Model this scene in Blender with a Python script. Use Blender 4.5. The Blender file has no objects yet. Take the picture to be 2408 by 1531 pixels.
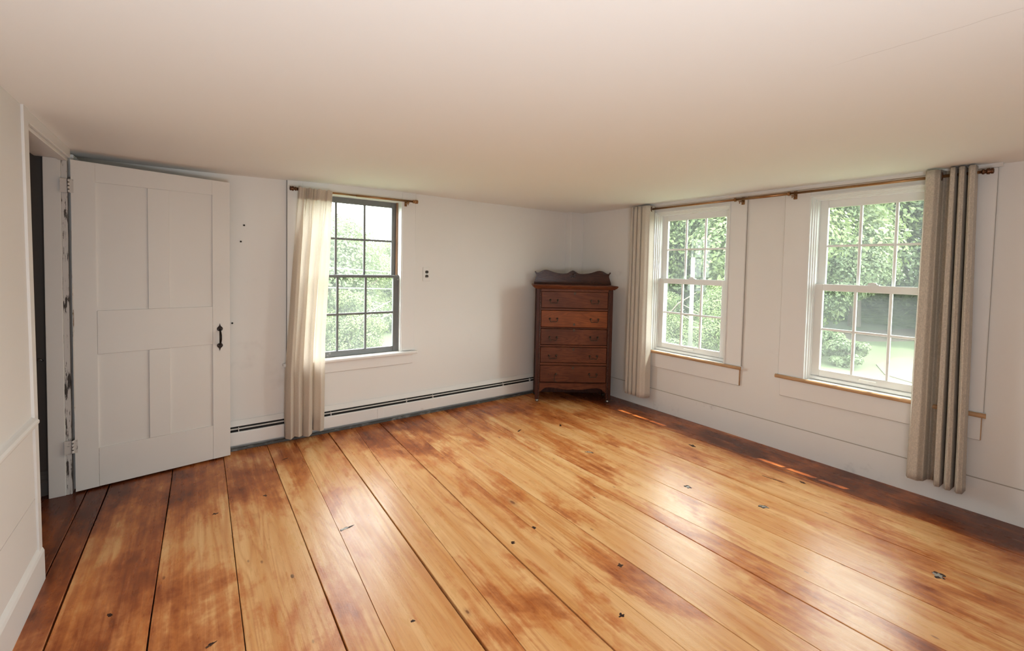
import bpy, bmesh, math, random
from mathutils import Vector, Matrix, noise as mnoise

random.seed(7)
S = bpy.context.scene
COL = S.collection

# ------------------------------------------------------------------ camera
cam_d = bpy.data.cameras.new('camera')
cam = bpy.data.objects.new('camera', cam_d)
COL.objects.link(cam)
FPX = 1028.04
yaw, pitch, roll = (math.radians(a) for a in (36.2106847, -2.15614982, 1.20019213))
fwd = Vector((math.sin(yaw) * math.cos(pitch), math.cos(yaw) * math.cos(pitch), math.sin(pitch)))
rgt = Vector((math.cos(yaw), -math.sin(yaw), 0))
upv = rgt.cross(fwd)
r2 = math.cos(roll) * rgt + math.sin(roll) * upv
u2 = -math.sin(roll) * rgt + math.cos(roll) * upv
cam.matrix_world = Matrix(((r2.x, u2.x, -fwd.x, 0), (r2.y, u2.y, -fwd.y, 0), (r2.z, u2.z, -fwd.z, 1.45), (0, 0, 0, 1)))
cam_d.sensor_fit = 'HORIZONTAL'
cam_d.sensor_width = 36.0
cam_d.lens = 36.0 * FPX / 2408.0
cam_d.shift_y = -96.686 / 2408.0
cam_d.clip_start = 0.02
cam_d.clip_end = 400
S.camera = cam

# ------------------------------------------------------------------ world, sun, exposure
SKY_STRENGTH = 15.0
SUN_STRENGTH = 9.0
EXPOSURE = 0.08
FILL_WATTS = 34.0
w = bpy.data.worlds.new('hazy_sky')
S.world = w
w.use_nodes = True
bg = w.node_tree.nodes['Background']
bg.inputs['Color'].default_value = (0.93, 0.97, 1.0, 1)
bg.inputs['Strength'].default_value = SKY_STRENGTH
sun_d = bpy.data.lights.new('sun', 'SUN')
sun_d.energy = SUN_STRENGTH
sun_d.angle = math.radians(0.15)
sun_d.color = (1.0, 0.93, 0.82)
sun = bpy.data.objects.new('sun', sun_d)
COL.objects.link(sun)
sun.location = (8, -4, 14)
sun.rotation_euler = Vector((-0.43, 0.29, -1.0)).to_track_quat('-Z', 'Y').to_euler()


def area(name, loc, direction, sx, sy, watts, color=(1, 1, 1), portal=False):
    d = bpy.data.lights.new(name, 'AREA')
    d.shape = 'RECTANGLE'
    d.size, d.size_y = sx, sy
    d.energy = watts
    d.color = color
    o = bpy.data.objects.new(name, d)
    COL.objects.link(o)
    o.location = loc
    o.rotation_euler = Vector(direction).to_track_quat('-Z', 'Y').to_euler()
    if portal:
        d.cycles.is_portal = True
    return o


area('window_portal', (1.17, 4.13, 1.35), (0, -1, 0), 0.9, 1.45, 1, portal=True)
area('window_portal', (4.10, 2.415, 1.34), (-1, 0, 0), 0.84, 1.45, 1, portal=True)
area('window_portal', (4.10, 1.005, 1.34), (-1, 0, 0), 0.84, 1.45, 1, portal=True)
# unseen fill lamp added behind the camera, aimed up and forward to brighten the room
area('bounce_lamp', (0.20, -0.50, 0.75), (0.12, 1.0, 1.0), 0.7, 0.7, FILL_WATTS, (0.89, 0.94, 1.0))

S.view_settings.view_transform = 'Standard'
S.view_settings.look = 'None'
S.view_settings.gamma = 1.0
S.view_settings.use_curve_mapping = False
S.view_settings.exposure = EXPOSURE
S.cycles.use_light_tree = False
S.cycles.max_bounces = 7
S.cycles.diffuse_bounces = 4
S.cycles.glossy_bounces = 3
S.cycles.transmission_bounces = 3
S.cycles.transparent_max_bounces = 12
S.cycles.caustics_reflective = False
S.cycles.caustics_refractive = False
S.cycles.sample_clamp_indirect = 8.0
S.cycles.use_denoising = True


# ------------------------------------------------------------------ node helpers
class NT:
    def __init__(self, name):
        self.m = bpy.data.materials.new(name)
        self.m.use_nodes = True
        self.t = self.m.node_tree
        self.p = self.t.nodes['Principled BSDF']
        self.out = self.t.nodes['Material Output']

    def n(self, typ, **kw):
        nd = self.t.nodes.new(typ)
        for k, v in kw.items():
            if k.startswith('i_'):
                nd.inputs[k[2:].replace('_', ' ')].default_value = v
            else:
                setattr(nd, k, v)
        return nd

    def l(self, a, b):
        self.t.links.new(a, b)

    def put(self, sock, v):
        if hasattr(v, 'is_output'):
            self.l(v, sock)
        else:
            sock.default_value = v

    def math(self, op, a, b=0.0, c=None, clamp=False):
        nd = self.n('ShaderNodeMath', operation=op, use_clamp=clamp)
        self.put(nd.inputs[0], a)
        self.put(nd.inputs[1], b)
        if c is not None:
            self.put(nd.inputs[2], c)
        return nd.outputs[0]

    def step(self, v, a, b):
        nd = self.n('ShaderNodeMapRange', interpolation_type='SMOOTHSTEP')
        self.put(nd.inputs['Value'], v)
        nd.inputs['From Min'].default_value = a
        nd.inputs['From Max'].default_value = b
        return nd.outputs[0]

    def mix(self, f, a, b, blend='MIX'):
        nd = self.n('ShaderNodeMix', data_type='RGBA', blend_type=blend)
        self.put(nd.inputs['Factor'], f)
        self.put(nd.inputs[6], a)
        self.put(nd.inputs[7], b)
        return nd.outputs[2]

    def coords(self, scale=(1, 1, 1), offs=None, kind='Object'):
        tc = self.n('ShaderNodeTexCoord')
        mp = self.n('ShaderNodeMapping')
        self.l(tc.outputs[kind], mp.inputs['Vector'])
        mp.inputs['Scale'].default_value = scale
        if offs is not None:
            self.l(offs, mp.inputs['Location'])
        return mp.outputs[0]

    def noise(self, vec, scale=5.0, detail=4.0, rough=0.55, dist=0.0):
        nd = self.n('ShaderNodeTexNoise')
        self.l(vec, nd.inputs['Vector'])
        nd.inputs['Scale'].default_value = scale
        nd.inputs['Detail'].default_value = detail
        nd.inputs['Roughness'].default_value = rough
        nd.inputs['Distortion'].default_value = dist
        return nd.outputs['Fac']

    def bump(self, h, strength=0.2, dist=0.01):
        nd = self.n('ShaderNodeBump')
        nd.inputs['Strength'].default_value = strength
        nd.inputs['Distance'].default_value = dist
        self.l(h, nd.inputs['Height'])
        self.l(nd.outputs[0], self.p.inputs['Normal'])


def C4(c):
    return (c[0], c[1], c[2], 1.0)


def paint(name, col, rough=0.5, var=0.05, vscale=3.0, bump=0.08, bscale=40.0, dirt=None):
    k = NT(name)
    v = k.coords()
    n = k.noise(v, vscale, 2)
    c = k.mix(n, C4([x * (1 - var) for x in col]), C4([min(1, x * (1 + var)) for x in col]))
    if dirt:
        d = k.step(k.noise(v, dirt[0], 4, 0.7), dirt[1], dirt[2])
        c = k.mix(d, c, C4(dirt[3]))
    k.l(c, k.p.inputs['Base Color'])
    k.p.inputs['Roughness'].default_value = rough
    if bump:
        k.bump(k.noise(v, bscale, 2), bump, 0.004)
    return k.m


def wood(name, light, dark, axis='x', rough=0.4, freq=1.0, tone=0.5, spec=0.5):
    k = NT(name)
    oi = k.n('ShaderNodeObjectInfo')
    off = k.n('ShaderNodeCombineXYZ')
    for i in range(3):
        k.l(k.math('MULTIPLY', oi.outputs['Random'], 7.0 + 5 * i), off.inputs[i])
    sc = {'x': (1.2, 9, 9), 'y': (9, 1.2, 9), 'z': (9, 9, 1.2)}[axis]
    v = k.coords([s * freq for s in sc], off.outputs[0])
    n1 = k.noise(v, 1.0, 3, 0.5, 0.6)
    rings = k.math('ABSOLUTE', k.math('SINE', k.math('MULTIPLY', n1, 42.0)))
    v2 = k.coords([s * freq * 14 for s in sc], off.outputs[0])
    fine = k.noise(v2, 1.0, 3, 0.6)
    f = k.math('ADD', k.math('MULTIPLY', rings, 0.45), k.math('MULTIPLY', fine, 0.6), clamp=True)
    blot = k.step(k.noise(k.coords((3, 3, 3), off.outputs[0]), 1.0, 4), 0.35, 0.7)
    c = k.mix(f, C4(dark), C4(light))
    c = k.mix(k.math('MULTIPLY', blot, tone), c, C4([d * 0.75 for d in dark]))
    k.l(c, k.p.inputs['Base Color'])
    k.p.inputs['Roughness'].default_value = rough
    k.p.inputs['Specular IOR Level'].default_value = spec
    k.bump(f, 0.15, 0.002)
    return k.m


def metal(name, col, rough=0.35, metallic=1.0):
    k = NT(name)
    n = k.noise(k.coords(), 60, 3)
    k.l(k.mix(n, C4([x * 0.7 for x in col]), C4(col)), k.p.inputs['Base Color'])
    k.p.inputs['Metallic'].default_value = metallic
    k.p.inputs['Roughness'].default_value = rough
    return k.m


def fabric(name, col, weave=900.0, trans=0.3, fleck=0.0):
    k = NT(name)
    v = k.coords((1, 1, 1))
    a = k.noise(k.coords((weave * 0.25, weave * 0.25, weave)), 1.0, 2)
    b = k.noise(k.coords((weave, weave, weave * 0.12)), 1.0, 2)
    f = k.math('MULTIPLY', k.math('ADD', a, b), 0.5)
    c = k.mix(k.step(f, 0.3, 0.7), C4([x * (0.88 - fleck) for x in col]), C4([min(1, x * 1.05) for x in col]))
    k.l(c, k.p.inputs['Base Color'])
    k.p.inputs['Roughness'].default_value = 0.9
    k.p.inputs['Sheen Weight'].default_value = 0.15
    k.bump(f, 0.25, 0.001)
    if trans:
        tr = k.n('ShaderNodeBsdfTranslucent')
        k.l(c, tr.inputs['Color'])
        mx = k.n('ShaderNodeMixShader')
        mx.inputs[0].default_value = trans
        k.l(k.p.outputs[0], mx.inputs[1])
        k.l(tr.outputs[0], mx.inputs[2])
        k.l(mx.outputs[0], k.out.inputs['Surface'])
    return k.m


def glass(name, veil=0.05, tint=(0.98, 1.0, 0.985), streak=1.0):
    k = NT(name)
    k.t.nodes.remove(k.p)
    tr = k.n('ShaderNodeBsdfTransparent')
    tr.inputs['Color'].default_value = C4(tint)
    tl = k.n('ShaderNodeBsdfTranslucent')
    tl.inputs['Color'].default_value = (0.95, 0.97, 0.95, 1)
    n = k.noise(k.coords((5, 5, 1.5)), 3.0, 5, 0.6)
    fac = k.math('MULTIPLY', k.math('ADD', 0.55, k.math('MULTIPLY', n, 0.9 * streak)), veil)
    m1 = k.n('ShaderNodeMixShader')
    k.l(fac, m1.inputs[0])
    k.l(tr.outputs[0], m1.inputs[1])
    k.l(tl.outputs[0], m1.inputs[2])
    gl = k.n('ShaderNodeBsdfGlossy')
    gl.inputs['Roughness'].default_value = 0.03
    lw = k.n('ShaderNodeLayerWeight')
    lw.inputs['Blend'].default_value = 0.5
    refl = k.math('ADD', 0.015, k.math('MULTIPLY', k.math('POWER', lw.outputs['Facing'], 5.0), 0.8))
    m2 = k.n('ShaderNodeMixShader')
    k.l(refl, m2.inputs[0])
    k.l(m1.outputs[0], m2.inputs[1])
    k.l(gl.outputs[0], m2.inputs[2])
    k.l(m2.outputs[0], k.out.inputs['Surface'])
    return k.m


def floor_material():
    k = NT('pine_floor_boards')
    oi = k.n('ShaderNodeObjectInfo')
    tc = k.n('ShaderNodeTexCoord')
    sep = k.n('ShaderNodeSeparateXYZ')
    k.l(tc.outputs['Object'], sep.inputs[0])
    X, Y = sep.outputs[0], sep.outputs[1]
    off = k.n('ShaderNodeCombineXYZ')
    k.l(k.math('MULTIPLY', oi.outputs['Random'], 31.0), off.inputs[0])
    k.l(k.math('MULTIPLY', oi.outputs['Random'], 57.0), off.inputs[1])
    o = off.outputs[0]
    # growth rings running along the board
    n1 = k.noise(k.coords((3.2, 0.22, 1), o), 1.0, 3.0, 0.5, 0.5)
    ph = k.math('MULTIPLY', n1, 170.0)
    rings = k.math('ADD', k.math('MULTIPLY', k.math('SINE', ph), 0.5), 0.5)
    rings = k.math('POWER', rings, 2.2)
    ringmask = k.step(k.noise(k.coords((3.0, 0.45, 1), o), 1.0, 3), 0.38, 0.62)
    fine = k.noise(k.coords((190, 3.0, 1), o), 1.0, 3, 0.65)
    mid = k.noise(k.coords((13, 0.55, 1), o), 1.0, 3, 0.62, 0.2)
    blot = k.noise(k.coords((2.4, 1.15, 1), o), 1.0, 5, 0.66, 0.5)
    streak = k.noise(k.coords((26, 1.1, 1), o), 1.0, 3, 0.7, 0.3)
    spot = k.noise(k.coords((11, 7, 1), o), 1.0, 4, 0.72)
    # base
    c = k.mix(k.step(mid, 0.30, 0.70), (0.70, 0.325, 0.105, 1), (0.87, 0.525, 0.235, 1))
    c = k.mix(k.math('MULTIPLY', k.math('MULTIPLY', rings, ringmask), 0.50), c, (0.52, 0.165, 0.040, 1))
    c = k.mix(k.math('MULTIPLY', k.step(fine, 0.5, 0.72), 0.30), c, (0.40, 0.13, 0.032, 1))
    # old red-brown finish left in patches: least in the worn middle of the room
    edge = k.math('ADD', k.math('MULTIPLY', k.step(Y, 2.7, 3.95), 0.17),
                  k.math('ADD', k.math('MULTIPLY', k.math('SUBTRACT', 1.0, k.step(X, -0.6, 0.7)), 0.13),  # left side: part finish, part doorside shade put into the colour
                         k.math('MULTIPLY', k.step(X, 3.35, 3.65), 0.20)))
    toneR = k.n('ShaderNodeSeparateColor')
    k.l(oi.outputs['Color'], toneR.inputs[0])
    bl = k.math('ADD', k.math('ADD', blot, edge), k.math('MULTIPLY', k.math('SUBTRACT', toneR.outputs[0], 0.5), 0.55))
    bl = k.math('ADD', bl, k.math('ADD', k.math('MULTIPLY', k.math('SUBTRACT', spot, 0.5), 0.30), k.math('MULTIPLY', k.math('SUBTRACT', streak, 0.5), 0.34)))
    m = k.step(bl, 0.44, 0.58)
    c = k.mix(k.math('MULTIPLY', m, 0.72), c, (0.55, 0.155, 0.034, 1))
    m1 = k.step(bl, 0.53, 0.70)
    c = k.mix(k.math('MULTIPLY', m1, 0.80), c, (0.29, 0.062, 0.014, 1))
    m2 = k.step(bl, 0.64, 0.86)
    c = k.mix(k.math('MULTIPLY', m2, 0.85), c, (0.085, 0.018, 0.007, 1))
    # many small flecks
    vf = k.n('ShaderNodeTexVoronoi')
    k.l(k.coords((19, 8, 1), o), vf.inputs['Vector'])
    vf.inputs['Scale'].default_value = 1.0
    vq = k.n('ShaderNodeSeparateColor')
    k.l(vf.outputs['Color'], vq.inputs[0])
    fl = k.math('SUBTRACT', 1.0, k.step(vf.outputs['Distance'], 0.05, 0.15))
    fl = k.math('MULTIPLY', fl, k.math('GREATER_THAN', vq.outputs[0], 0.89))
    c = k.mix(k.math('MULTIPLY', fl, 0.62), c, (0.14, 0.040, 0.016, 1))
    # random small dings, nail heads, short checks
    vo = k.n('ShaderNodeTexVoronoi')
    k.l(k.coords((7, 3.2, 1), o), vo.inputs['Vector'])
    vo.inputs['Scale'].default_value = 1.0
    vr = k.n('ShaderNodeSeparateColor')
    k.l(vo.outputs['Color'], vr.inputs[0])
    rad = k.math('MULTIPLY', k.math('POWER', vr.outputs[1], 3.0), 0.11)
    ding = k.math('SUBTRACT', 1.0, k.step(k.math('DIVIDE', vo.outputs['Distance'], k.math('ADD', rad, 0.012)), 0.5, 1.0))
    ding = k.math('MULTIPLY', ding, k.math('GREATER_THAN', vr.outputs[0], 0.45))
    c = k.mix(k.math('MULTIPLY', ding, 0.75), c, (0.05, 0.018, 0.01, 1))
    halo = k.math('SUBTRACT', 1.0, k.step(k.math('DIVIDE', vo.outputs['Distance'], k.math('ADD', k.math('MULTIPLY', rad, 3.0), 0.02)), 0.2, 1.0))
    halo = k.math('MULTIPLY', halo, k.math('GREATER_THAN', vr.outputs[0], 0.6))
    c = k.mix(k.math('MULTIPLY', halo, 0.35), c, (0.30, 0.075, 0.02, 1))
    k.l(c, k.p.inputs['Base Color'])
    rr = k.math('ADD', 0.19, k.math('MULTIPLY', k.noise(k.coords((30, 6, 1), o), 1.0, 3, 0.6), 0.20))
    k.l(rr, k.p.inputs['Roughness'])
    k.p.inputs['Specular IOR Level'].default_value = 0.28
    hb = k.math('ADD', k.math('MULTIPLY', k.noise(k.coords((1, 1, 1)), 110.0, 3, 0.6), 0.5),
                k.math('ADD', k.math('MULTIPLY', k.noise(k.coords((14, 1.6, 1), o), 1.0, 3), 1.4), k.math('MULTIPLY', fine, 0.35)))
    k.bump(hb, 0.20, 0.003)
    return k.m


DK = (0.035, 0.014, 0.010)
GREY = (0.40, 0.36, 0.31)
KNOTS = [
    # x, y, radius along board-normal, radius along, angle, colour, fill
    (0.665, 2.42, 0.065, 0.018, 0.15, (0.20, 0.15, 0.12), GREY),
    (2.54, 2.38, 0.020, 0.055, 0.6, (0.16, 0.09, 0.05), (0.45, 0.38, 0.28)),
    (3.36, 2.00, 0.030, 0.045, -0.5, (0.10, 0.07, 0.05), None),
    (2.69, 1.62, 0.030, 0.030, 0.3, (0.20, 0.13, 0.08), GREY),
    (3.30, 1.33, 0.012, 0.085, 0.1, (0.12, 0.08, 0.05), None),
    (3.42, 1.20, 0.026, 0.026, 0.0, DK, None),
    (2.86, 1.21, 0.030, 0.045, 0.7, (0.16, 0.10, 0.07), GREY),
    (2.92, 0.43, 0.045, 0.045, 0.4, DK, (0.16, 0.10, 0.06)),
    (1.53, 1.84, 0.030, 0.022, 0.1, DK, None),
    (1.69, 1.36, 0.024, 0.020, 0.1, DK, None),
    (1.36, 1.80, 0.018, 0.018, 0.2, DK, None),
    (1.45, 1.15, 0.024, 0.018, 0.0, DK, None),
    (2.35, 3.05, 0.050, 0.012, 0.5, (0.20, 0.13, 0.08), None),
    (0.05, 1.95, 0.028, 0.012, 0.4, DK, None),
    (0.36, 3.05, 0.016, 0.030, 0.6, DK, None),
    (0.10, 2.98, 0.018, 0.020, 0.8, DK, None),
    (-0.28, 2.35, 0.012, 0.022, 0.3, DK, None),
    (2.75, 2.95, 0.05, 0.014, 0.9, (0.10, 0.05, 0.03), None),
    (-0.20, 1.60, 0.040, 0.016, 0.7, DK, None),
    (0.72, 1.62, 0.012, 0.012, 0.0, DK, None),
    (0.55, 3.55, 0.030, 0.012, 0.3, DK, None),
]

M = {}
M['wall'] = paint('plaster_wall_paint', (0.835, 0.815, 0.785), 0.75, 0.02, 1.3, 0.12, 14.0, (2.2, 0.62, 0.85, (0.72, 0.70, 0.67)))
M['wall_low'] = paint('wainscot_paint', (0.84, 0.82, 0.795), 0.5, 0.02, 1.5, 0.06, 20.0)
M['ceil'] = paint('ceiling_paint', (0.89, 0.87, 0.84), 0.85, 0.02, 0.9, 0.10, 7.0)


def ceiling_crack(m):
    """a fine settled crack that runs along the ceiling near the camera"""
    k = NT.__new__(NT)
    k.m, k.t = m, m.node_tree
    k.p = k.t.nodes['Principled BSDF']
    old = k.p.inputs['Base Color'].links[0].from_socket
    tc = k.n('ShaderNodeTexCoord')
    sp = k.n('ShaderNodeSeparateXYZ')
    k.l(tc.outputs['Object'], sp.inputs[0])
    wob = k.math('MULTIPLY', k.math('SUBTRACT', k.noise(k.coords((1, 9, 1)), 1.0, 4), 0.5), 0.03)
    d = k.math('ABSOLUTE', k.math('SUBTRACT', k.math('SUBTRACT', sp.outputs[0], 1.697), wob))
    f = k.math('MULTIPLY', k.math('SUBTRACT', 1.0, k.step(d, 0.0004, 0.0024)), k.math('SUBTRACT', 1.0, k.step(sp.outputs[1], 0.45, 0.62)))
    k.l(k.mix(k.math('MULTIPLY', f, 0.4), old, (0.45, 0.40, 0.34, 1)), k.p.inputs['Base Color'])


ceiling_crack(M['ceil'])
M['trim'] = paint('white_trim_paint', (0.84, 0.82, 0.795), 0.42, 0.025, 2.0, 0.05, 30.0)
M['base'] = paint('scuffed_baseboard_paint', (0.83, 0.815, 0.79), 0.45, 0.025, 2.0, 0.05, 25.0, (4.0, 0.60, 0.80, (0.60, 0.585, 0.575)))
M['door'] = paint('old_door_paint', (0.76, 0.72, 0.67), 0.5, 0.03, 2.5, 0.10, 22.0)
def chipped(name, col, under, sc, lo):
    k = NT(name)
    n = k.noise(k.coords(sc), 1.0, 6, 0.7)
    big = k.noise(k.coords((1, 1, 2.2)), 1.0, 2)
    d = k.step(k.math('ADD', n, k.math('MULTIPLY', k.math('SUBTRACT', big, 0.5), 0.5)), lo, lo + .03)
    k.l(k.mix(d, C4(col), C4(under)), k.p.inputs['Base Color'])
    k.p.inputs['Roughness'].default_value = 0.55
    k.bump(k.math('SUBTRACT', 1.0, d), 0.4, 0.002)
    return k.m


M['chip'] = chipped('chipped_jamb_paint', (0.66, 0.615, 0.57), (0.05, 0.036, 0.028), (110, 110, 9), 0.565)
M['edgechip'] = chipped('worn_door_edge', (0.72, 0.66, 0.58), (0.22, 0.13, 0.06), (120, 120, 8), 0.56)
M['caulk'] = paint('old_caulk_line', (0.42, 0.38, 0.33), 0.7, 0.15, 9.0, 0.1)  # tone of the baseboard seam and of painted shade lines at the windows
M['gap'] = paint('open_joint', (0.16, 0.15, 0.14), 0.8, 0.2, 9.0, 0.1)
M['vinyl'] = paint('white_vinyl', (0.86, 0.86, 0.84), 0.3, 0.01, 2.0, 0.0)
M['oldsash'] = paint('weathered_grey_sash_paint', (0.17, 0.175, 0.175), 0.45, 0.15, 9.0, 0.25, 30.0, (14.0, 0.60, 0.75, (0.42, 0.42, 0.41)))
M['beadwood'] = wood('bare_brown_bead', (0.40, 0.22, 0.12), (0.22, 0.11, 0.06), 'z', 0.6)
M['rawedge'] = wood('bare_tan_stool_edge', (0.62, 0.38, 0.20), (0.45, 0.25, 0.12), 'y', 0.5)
M['heater'] = paint('heater_enamel', (0.82, 0.80, 0.775), 0.35, 0.02, 3.0, 0.03, 20.0, (5.0, 0.64, 0.82, (0.62, 0.59, 0.55)))
M['black'] = paint('dark_interior', (0.018, 0.016, 0.014), 0.7, 0.2, 6.0, 0.0)
M['toe'] = paint('dusty_grey_toe_strip', (0.10, 0.105, 0.10), 0.5, 0.25, 7.0, 0.1, 20.0, (9.0, 0.52, 0.7, (0.32, 0.32, 0.31)))
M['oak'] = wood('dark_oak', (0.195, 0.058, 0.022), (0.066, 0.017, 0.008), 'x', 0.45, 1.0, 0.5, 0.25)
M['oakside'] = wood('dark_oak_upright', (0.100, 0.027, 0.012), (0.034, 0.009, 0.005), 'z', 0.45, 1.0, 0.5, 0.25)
M['oak2'] = wood('lighter_oak_drawer', (0.31, 0.088, 0.022), (0.140, 0.035, 0.011), 'x', 0.45, 1.0, 0.4, 0.25)
M['oakback'] = wood('glossy_oak_backboard', (0.115, 0.040, 0.019), (0.036, 0.011, 0.007), 'x', 0.27, 1.4, 0.5, 0.3)
M['carve'] = wood('carved_oak', (0.085, 0.026, 0.013), (0.030, 0.010, 0.007), 'z', 0.35)
M['pull'] = metal('aged_bronze_pull', (0.10, 0.075, 0.055), 0.45, 0.9)
M['iron'] = metal('black_wrought_iron', (0.025, 0.018, 0.014), 0.4, 0.7)
M['bronze'] = metal('bronze_rod', (0.40, 0.22, 0.105), 0.30)
M['brown'] = metal('dark_bronze_grommet', (0.17, 0.085, 0.05), 0.28)
M['steel'] = metal('dull_steel', (0.45, 0.44, 0.42), 0.4)
M['hinge'] = paint('painted_hinge', (0.60, 0.55, 0.50), 0.45, 0.05, 6.0, 0.1, 30.0, (30.0, 0.55, 0.7, (0.10, 0.08, 0.06)))
M['plate'] = paint('ivory_plastic', (0.82, 0.80, 0.77), 0.35, 0.01, 3.0, 0.0)
M['recept'] = paint('brown_bakelite', (0.045, 0.028, 0.020), 0.4, 0.1, 9.0, 0.0)
M['sheer'] = fabric('beige_cotton_sheer', (0.84, 0.74, 0.63), 700.0, 0.44)
M['sheer_hem'] = fabric('beige_cotton_doubled', (0.74, 0.62, 0.51), 700.0, 0.12)
M['cream'] = fabric('cream_linen', (0.86, 0.79, 0.70), 600.0, 0.30)
M['linen'] = fabric('heather_linen', (0.72, 0.635, 0.53), 420.0, 0.12, 0.22)
M['hall'] = paint('grey_hall_paint', (0.110, 0.088, 0.070), 0.6, 0.03, 2.0, 0.05, 20.0)  # dimness of the unlit hall is put into its paint and trim colours
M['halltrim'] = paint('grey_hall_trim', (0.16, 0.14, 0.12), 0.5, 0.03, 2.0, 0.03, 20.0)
M['pane_old'] = glass('dusty_old_glass', 0.022, (0.97, 0.99, 0.97), 1.6)
M['pane_new'] = glass('double_glazing', 0.030, (0.95, 0.985, 0.955), 0.5)
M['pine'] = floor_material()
M['knot'] = chipped('dark_knot', (0.030, 0.012, 0.008), (0.13, 0.055, 0.025), (140, 140, 1), 0.52)
M['knot'].node_tree.nodes['Principled BSDF'].inputs['Roughness'].default_value = 0.6
M['knot'].node_tree.nodes['Principled BSDF'].inputs['Specular IOR Level'].default_value = 0.15
M['putty'] = paint('grey_putty', (0.36, 0.32, 0.27), 0.45, 0.2, 40.0, 0.3, 90.0)
M['sub'] = paint('dark_subfloor', (0.02, 0.014, 0.010), 0.9, 0.2, 5.0, 0.0)
M['siding'] = paint('white_clapboard', (0.75, 0.75, 0.72), 0.6, 0.03, 3.0, 0.05)
M['roofing'] = paint('grey_roofing', (0.20, 0.20, 0.20), 0.8, 0.1, 8.0, 0.1)


# ------------------------------------------------------------------ mesh helpers
class MB:
    def __init__(self):
        self.v, self.f, self.sm = [], [], []

    def add(self, vs, fs, smooth=False):
        o = len(self.v)
        self.v += [tuple(p) for p in vs]
        self.f += [tuple(i + o for i in q) for q in fs]
        self.sm += [smooth] * len(fs)
        return self

    def box(self, x0, y0, z0, x1, y1, z1, bev=0.0):
        x0, x1 = min(x0, x1), max(x0, x1)
        y0, y1 = min(y0, y1), max(y0, y1)
        z0, z1 = min(z0, z1), max(z0, z1)
        bev = min(bev, (x1 - x0) * .45, (y1 - y0) * .45, (z1 - z0) * .45)
        if bev <= 0:
            vs = [(x, y, z) for z in (z0, z1) for y in (y0, y1) for x in (x0, x1)]
            return self.add(vs, [(0, 2, 3, 1), (4, 5, 7, 6), (0, 1, 5, 4), (2, 6, 7, 3), (0, 4, 6, 2), (1, 3, 7, 5)])
        bm = bmesh.new()
        bmesh.ops.create_cube(bm, size=1)
        for vv in bm.verts:
            vv.co = Vector(((x0 + x1) / 2 + vv.co.x * (x1 - x0), (y0 + y1) / 2 + vv.co.y * (y1 - y0), (z0 + z1) / 2 + vv.co.z * (z1 - z0)))
        bmesh.ops.bevel(bm, geom=bm.edges[:], offset=bev, segments=1, affect='EDGES')
        bm.verts.index_update()
        self.add([v.co[:] for v in bm.verts], [[v.index for v in f.verts] for f in bm.faces])
        bm.free()
        return self

    def hexa(self, a, b):
        """a, b: two quads of 4 points each"""
        return self.add(list(a) + list(b), [(3, 2, 1, 0), (4, 5, 6, 7), (0, 1, 5, 4), (1, 2, 6, 5), (2, 3, 7, 6), (3, 0, 4, 7)])

    def prism(self, pts, fn):
        """pts: 2-D outline; fn(p, k) -> 3-D for k = 0 and 1"""
        n = len(pts)
        vs = [fn(p, 0) for p in pts] + [fn(p, 1) for p in pts]
        fs = [tuple(range(n))[::-1], tuple(range(n, 2 * n))] + [(i, (i + 1) % n, n + (i + 1) % n, n + i) for i in range(n)]
        return self.add(vs, fs)

    def tube(self, path, r, seg=8, cap=True, smooth=True):
        path = [Vector(p) for p in path]
        rs = r if isinstance(r, (list, tuple)) else [r] * len(path)
        vs, fs = [], []
        t0 = (path[1] - path[0]).normalized()
        ref = Vector((0, 0, 1)) if abs(t0.z) < 0.9 else Vector((1, 0, 0))
        nrm = t0.cross(ref).normalized()
        for i, p in enumerate(path):
            t = (path[min(i + 1, len(path) - 1)] - path[max(i - 1, 0)]).normalized()
            nrm = (nrm - t * nrm.dot(t)).normalized()
            b = t.cross(nrm)
            for j in range(seg):
                a = 2 * math.pi * j / seg
                vs.append(p + (nrm * math.cos(a) + b * math.sin(a)) * rs[i])
        for i in range(len(path) - 1):
            for j in range(seg):
                fs.append((i * seg + j, i * seg + (j + 1) % seg, (i + 1) * seg + (j + 1) % seg, (i + 1) * seg + j))
        if cap:
            fs.append(tuple(range(seg))[::-1])
            fs.append(tuple((len(path) - 1) * seg + j for j in range(seg)))
        return self.add(vs, fs, smooth)

    def lathe(self, prof, origin, axis, seg=16):
        ax = Vector(axis).normalized()
        o = Vector(origin)
        path = [o + ax * h for h, _ in prof]
        # duplicate-safe: axis must advance a little
        for i in range(1, len(path)):
            if (path[i] - path[i - 1]).length < 1e-5:
                path[i] = path[i - 1] + ax * 1e-4
        return self.tube(path, [max(r, 1e-4) for _, r in prof], seg)

    def build(self, name, mat, parent=None, smooth_all=False):
        me = bpy.data.meshes.new(name)
        me.from_pydata(self.v, [], self.f)
        me.materials.append(mat)
        for p, s in zip(me.polygons, self.sm):
            p.use_smooth = s or smooth_all
        bm = bmesh.new()
        bm.from_mesh(me)
        bmesh.ops.recalc_face_normals(bm, faces=bm.faces)
        bm.to_mesh(me)
        bm.free()
        me.update()
        o = bpy.data.objects.new(name, me)
        COL.objects.link(o)
        if parent:
            o.parent = parent
        return o


def empty(name, loc=(0, 0, 0), rz=0.0):
    o = bpy.data.objects.new(name, None)
    o.empty_display_size = 0.1
    COL.objects.link(o)
    o.location = loc
    o.rotation_euler = (0, 0, rz)
    return o


def tag(o, label=None, cat=None, group=None, kind=None):
    for k_, v_ in (('label', label), ('category', cat), ('group', group), ('kind', kind)):
        if v_:
            o[k_] = v_
    return o


def box(name, mat, parent, *a, bev=0.0):
    return MB().box(*a, bev=bev).build(name, mat, parent)


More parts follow.
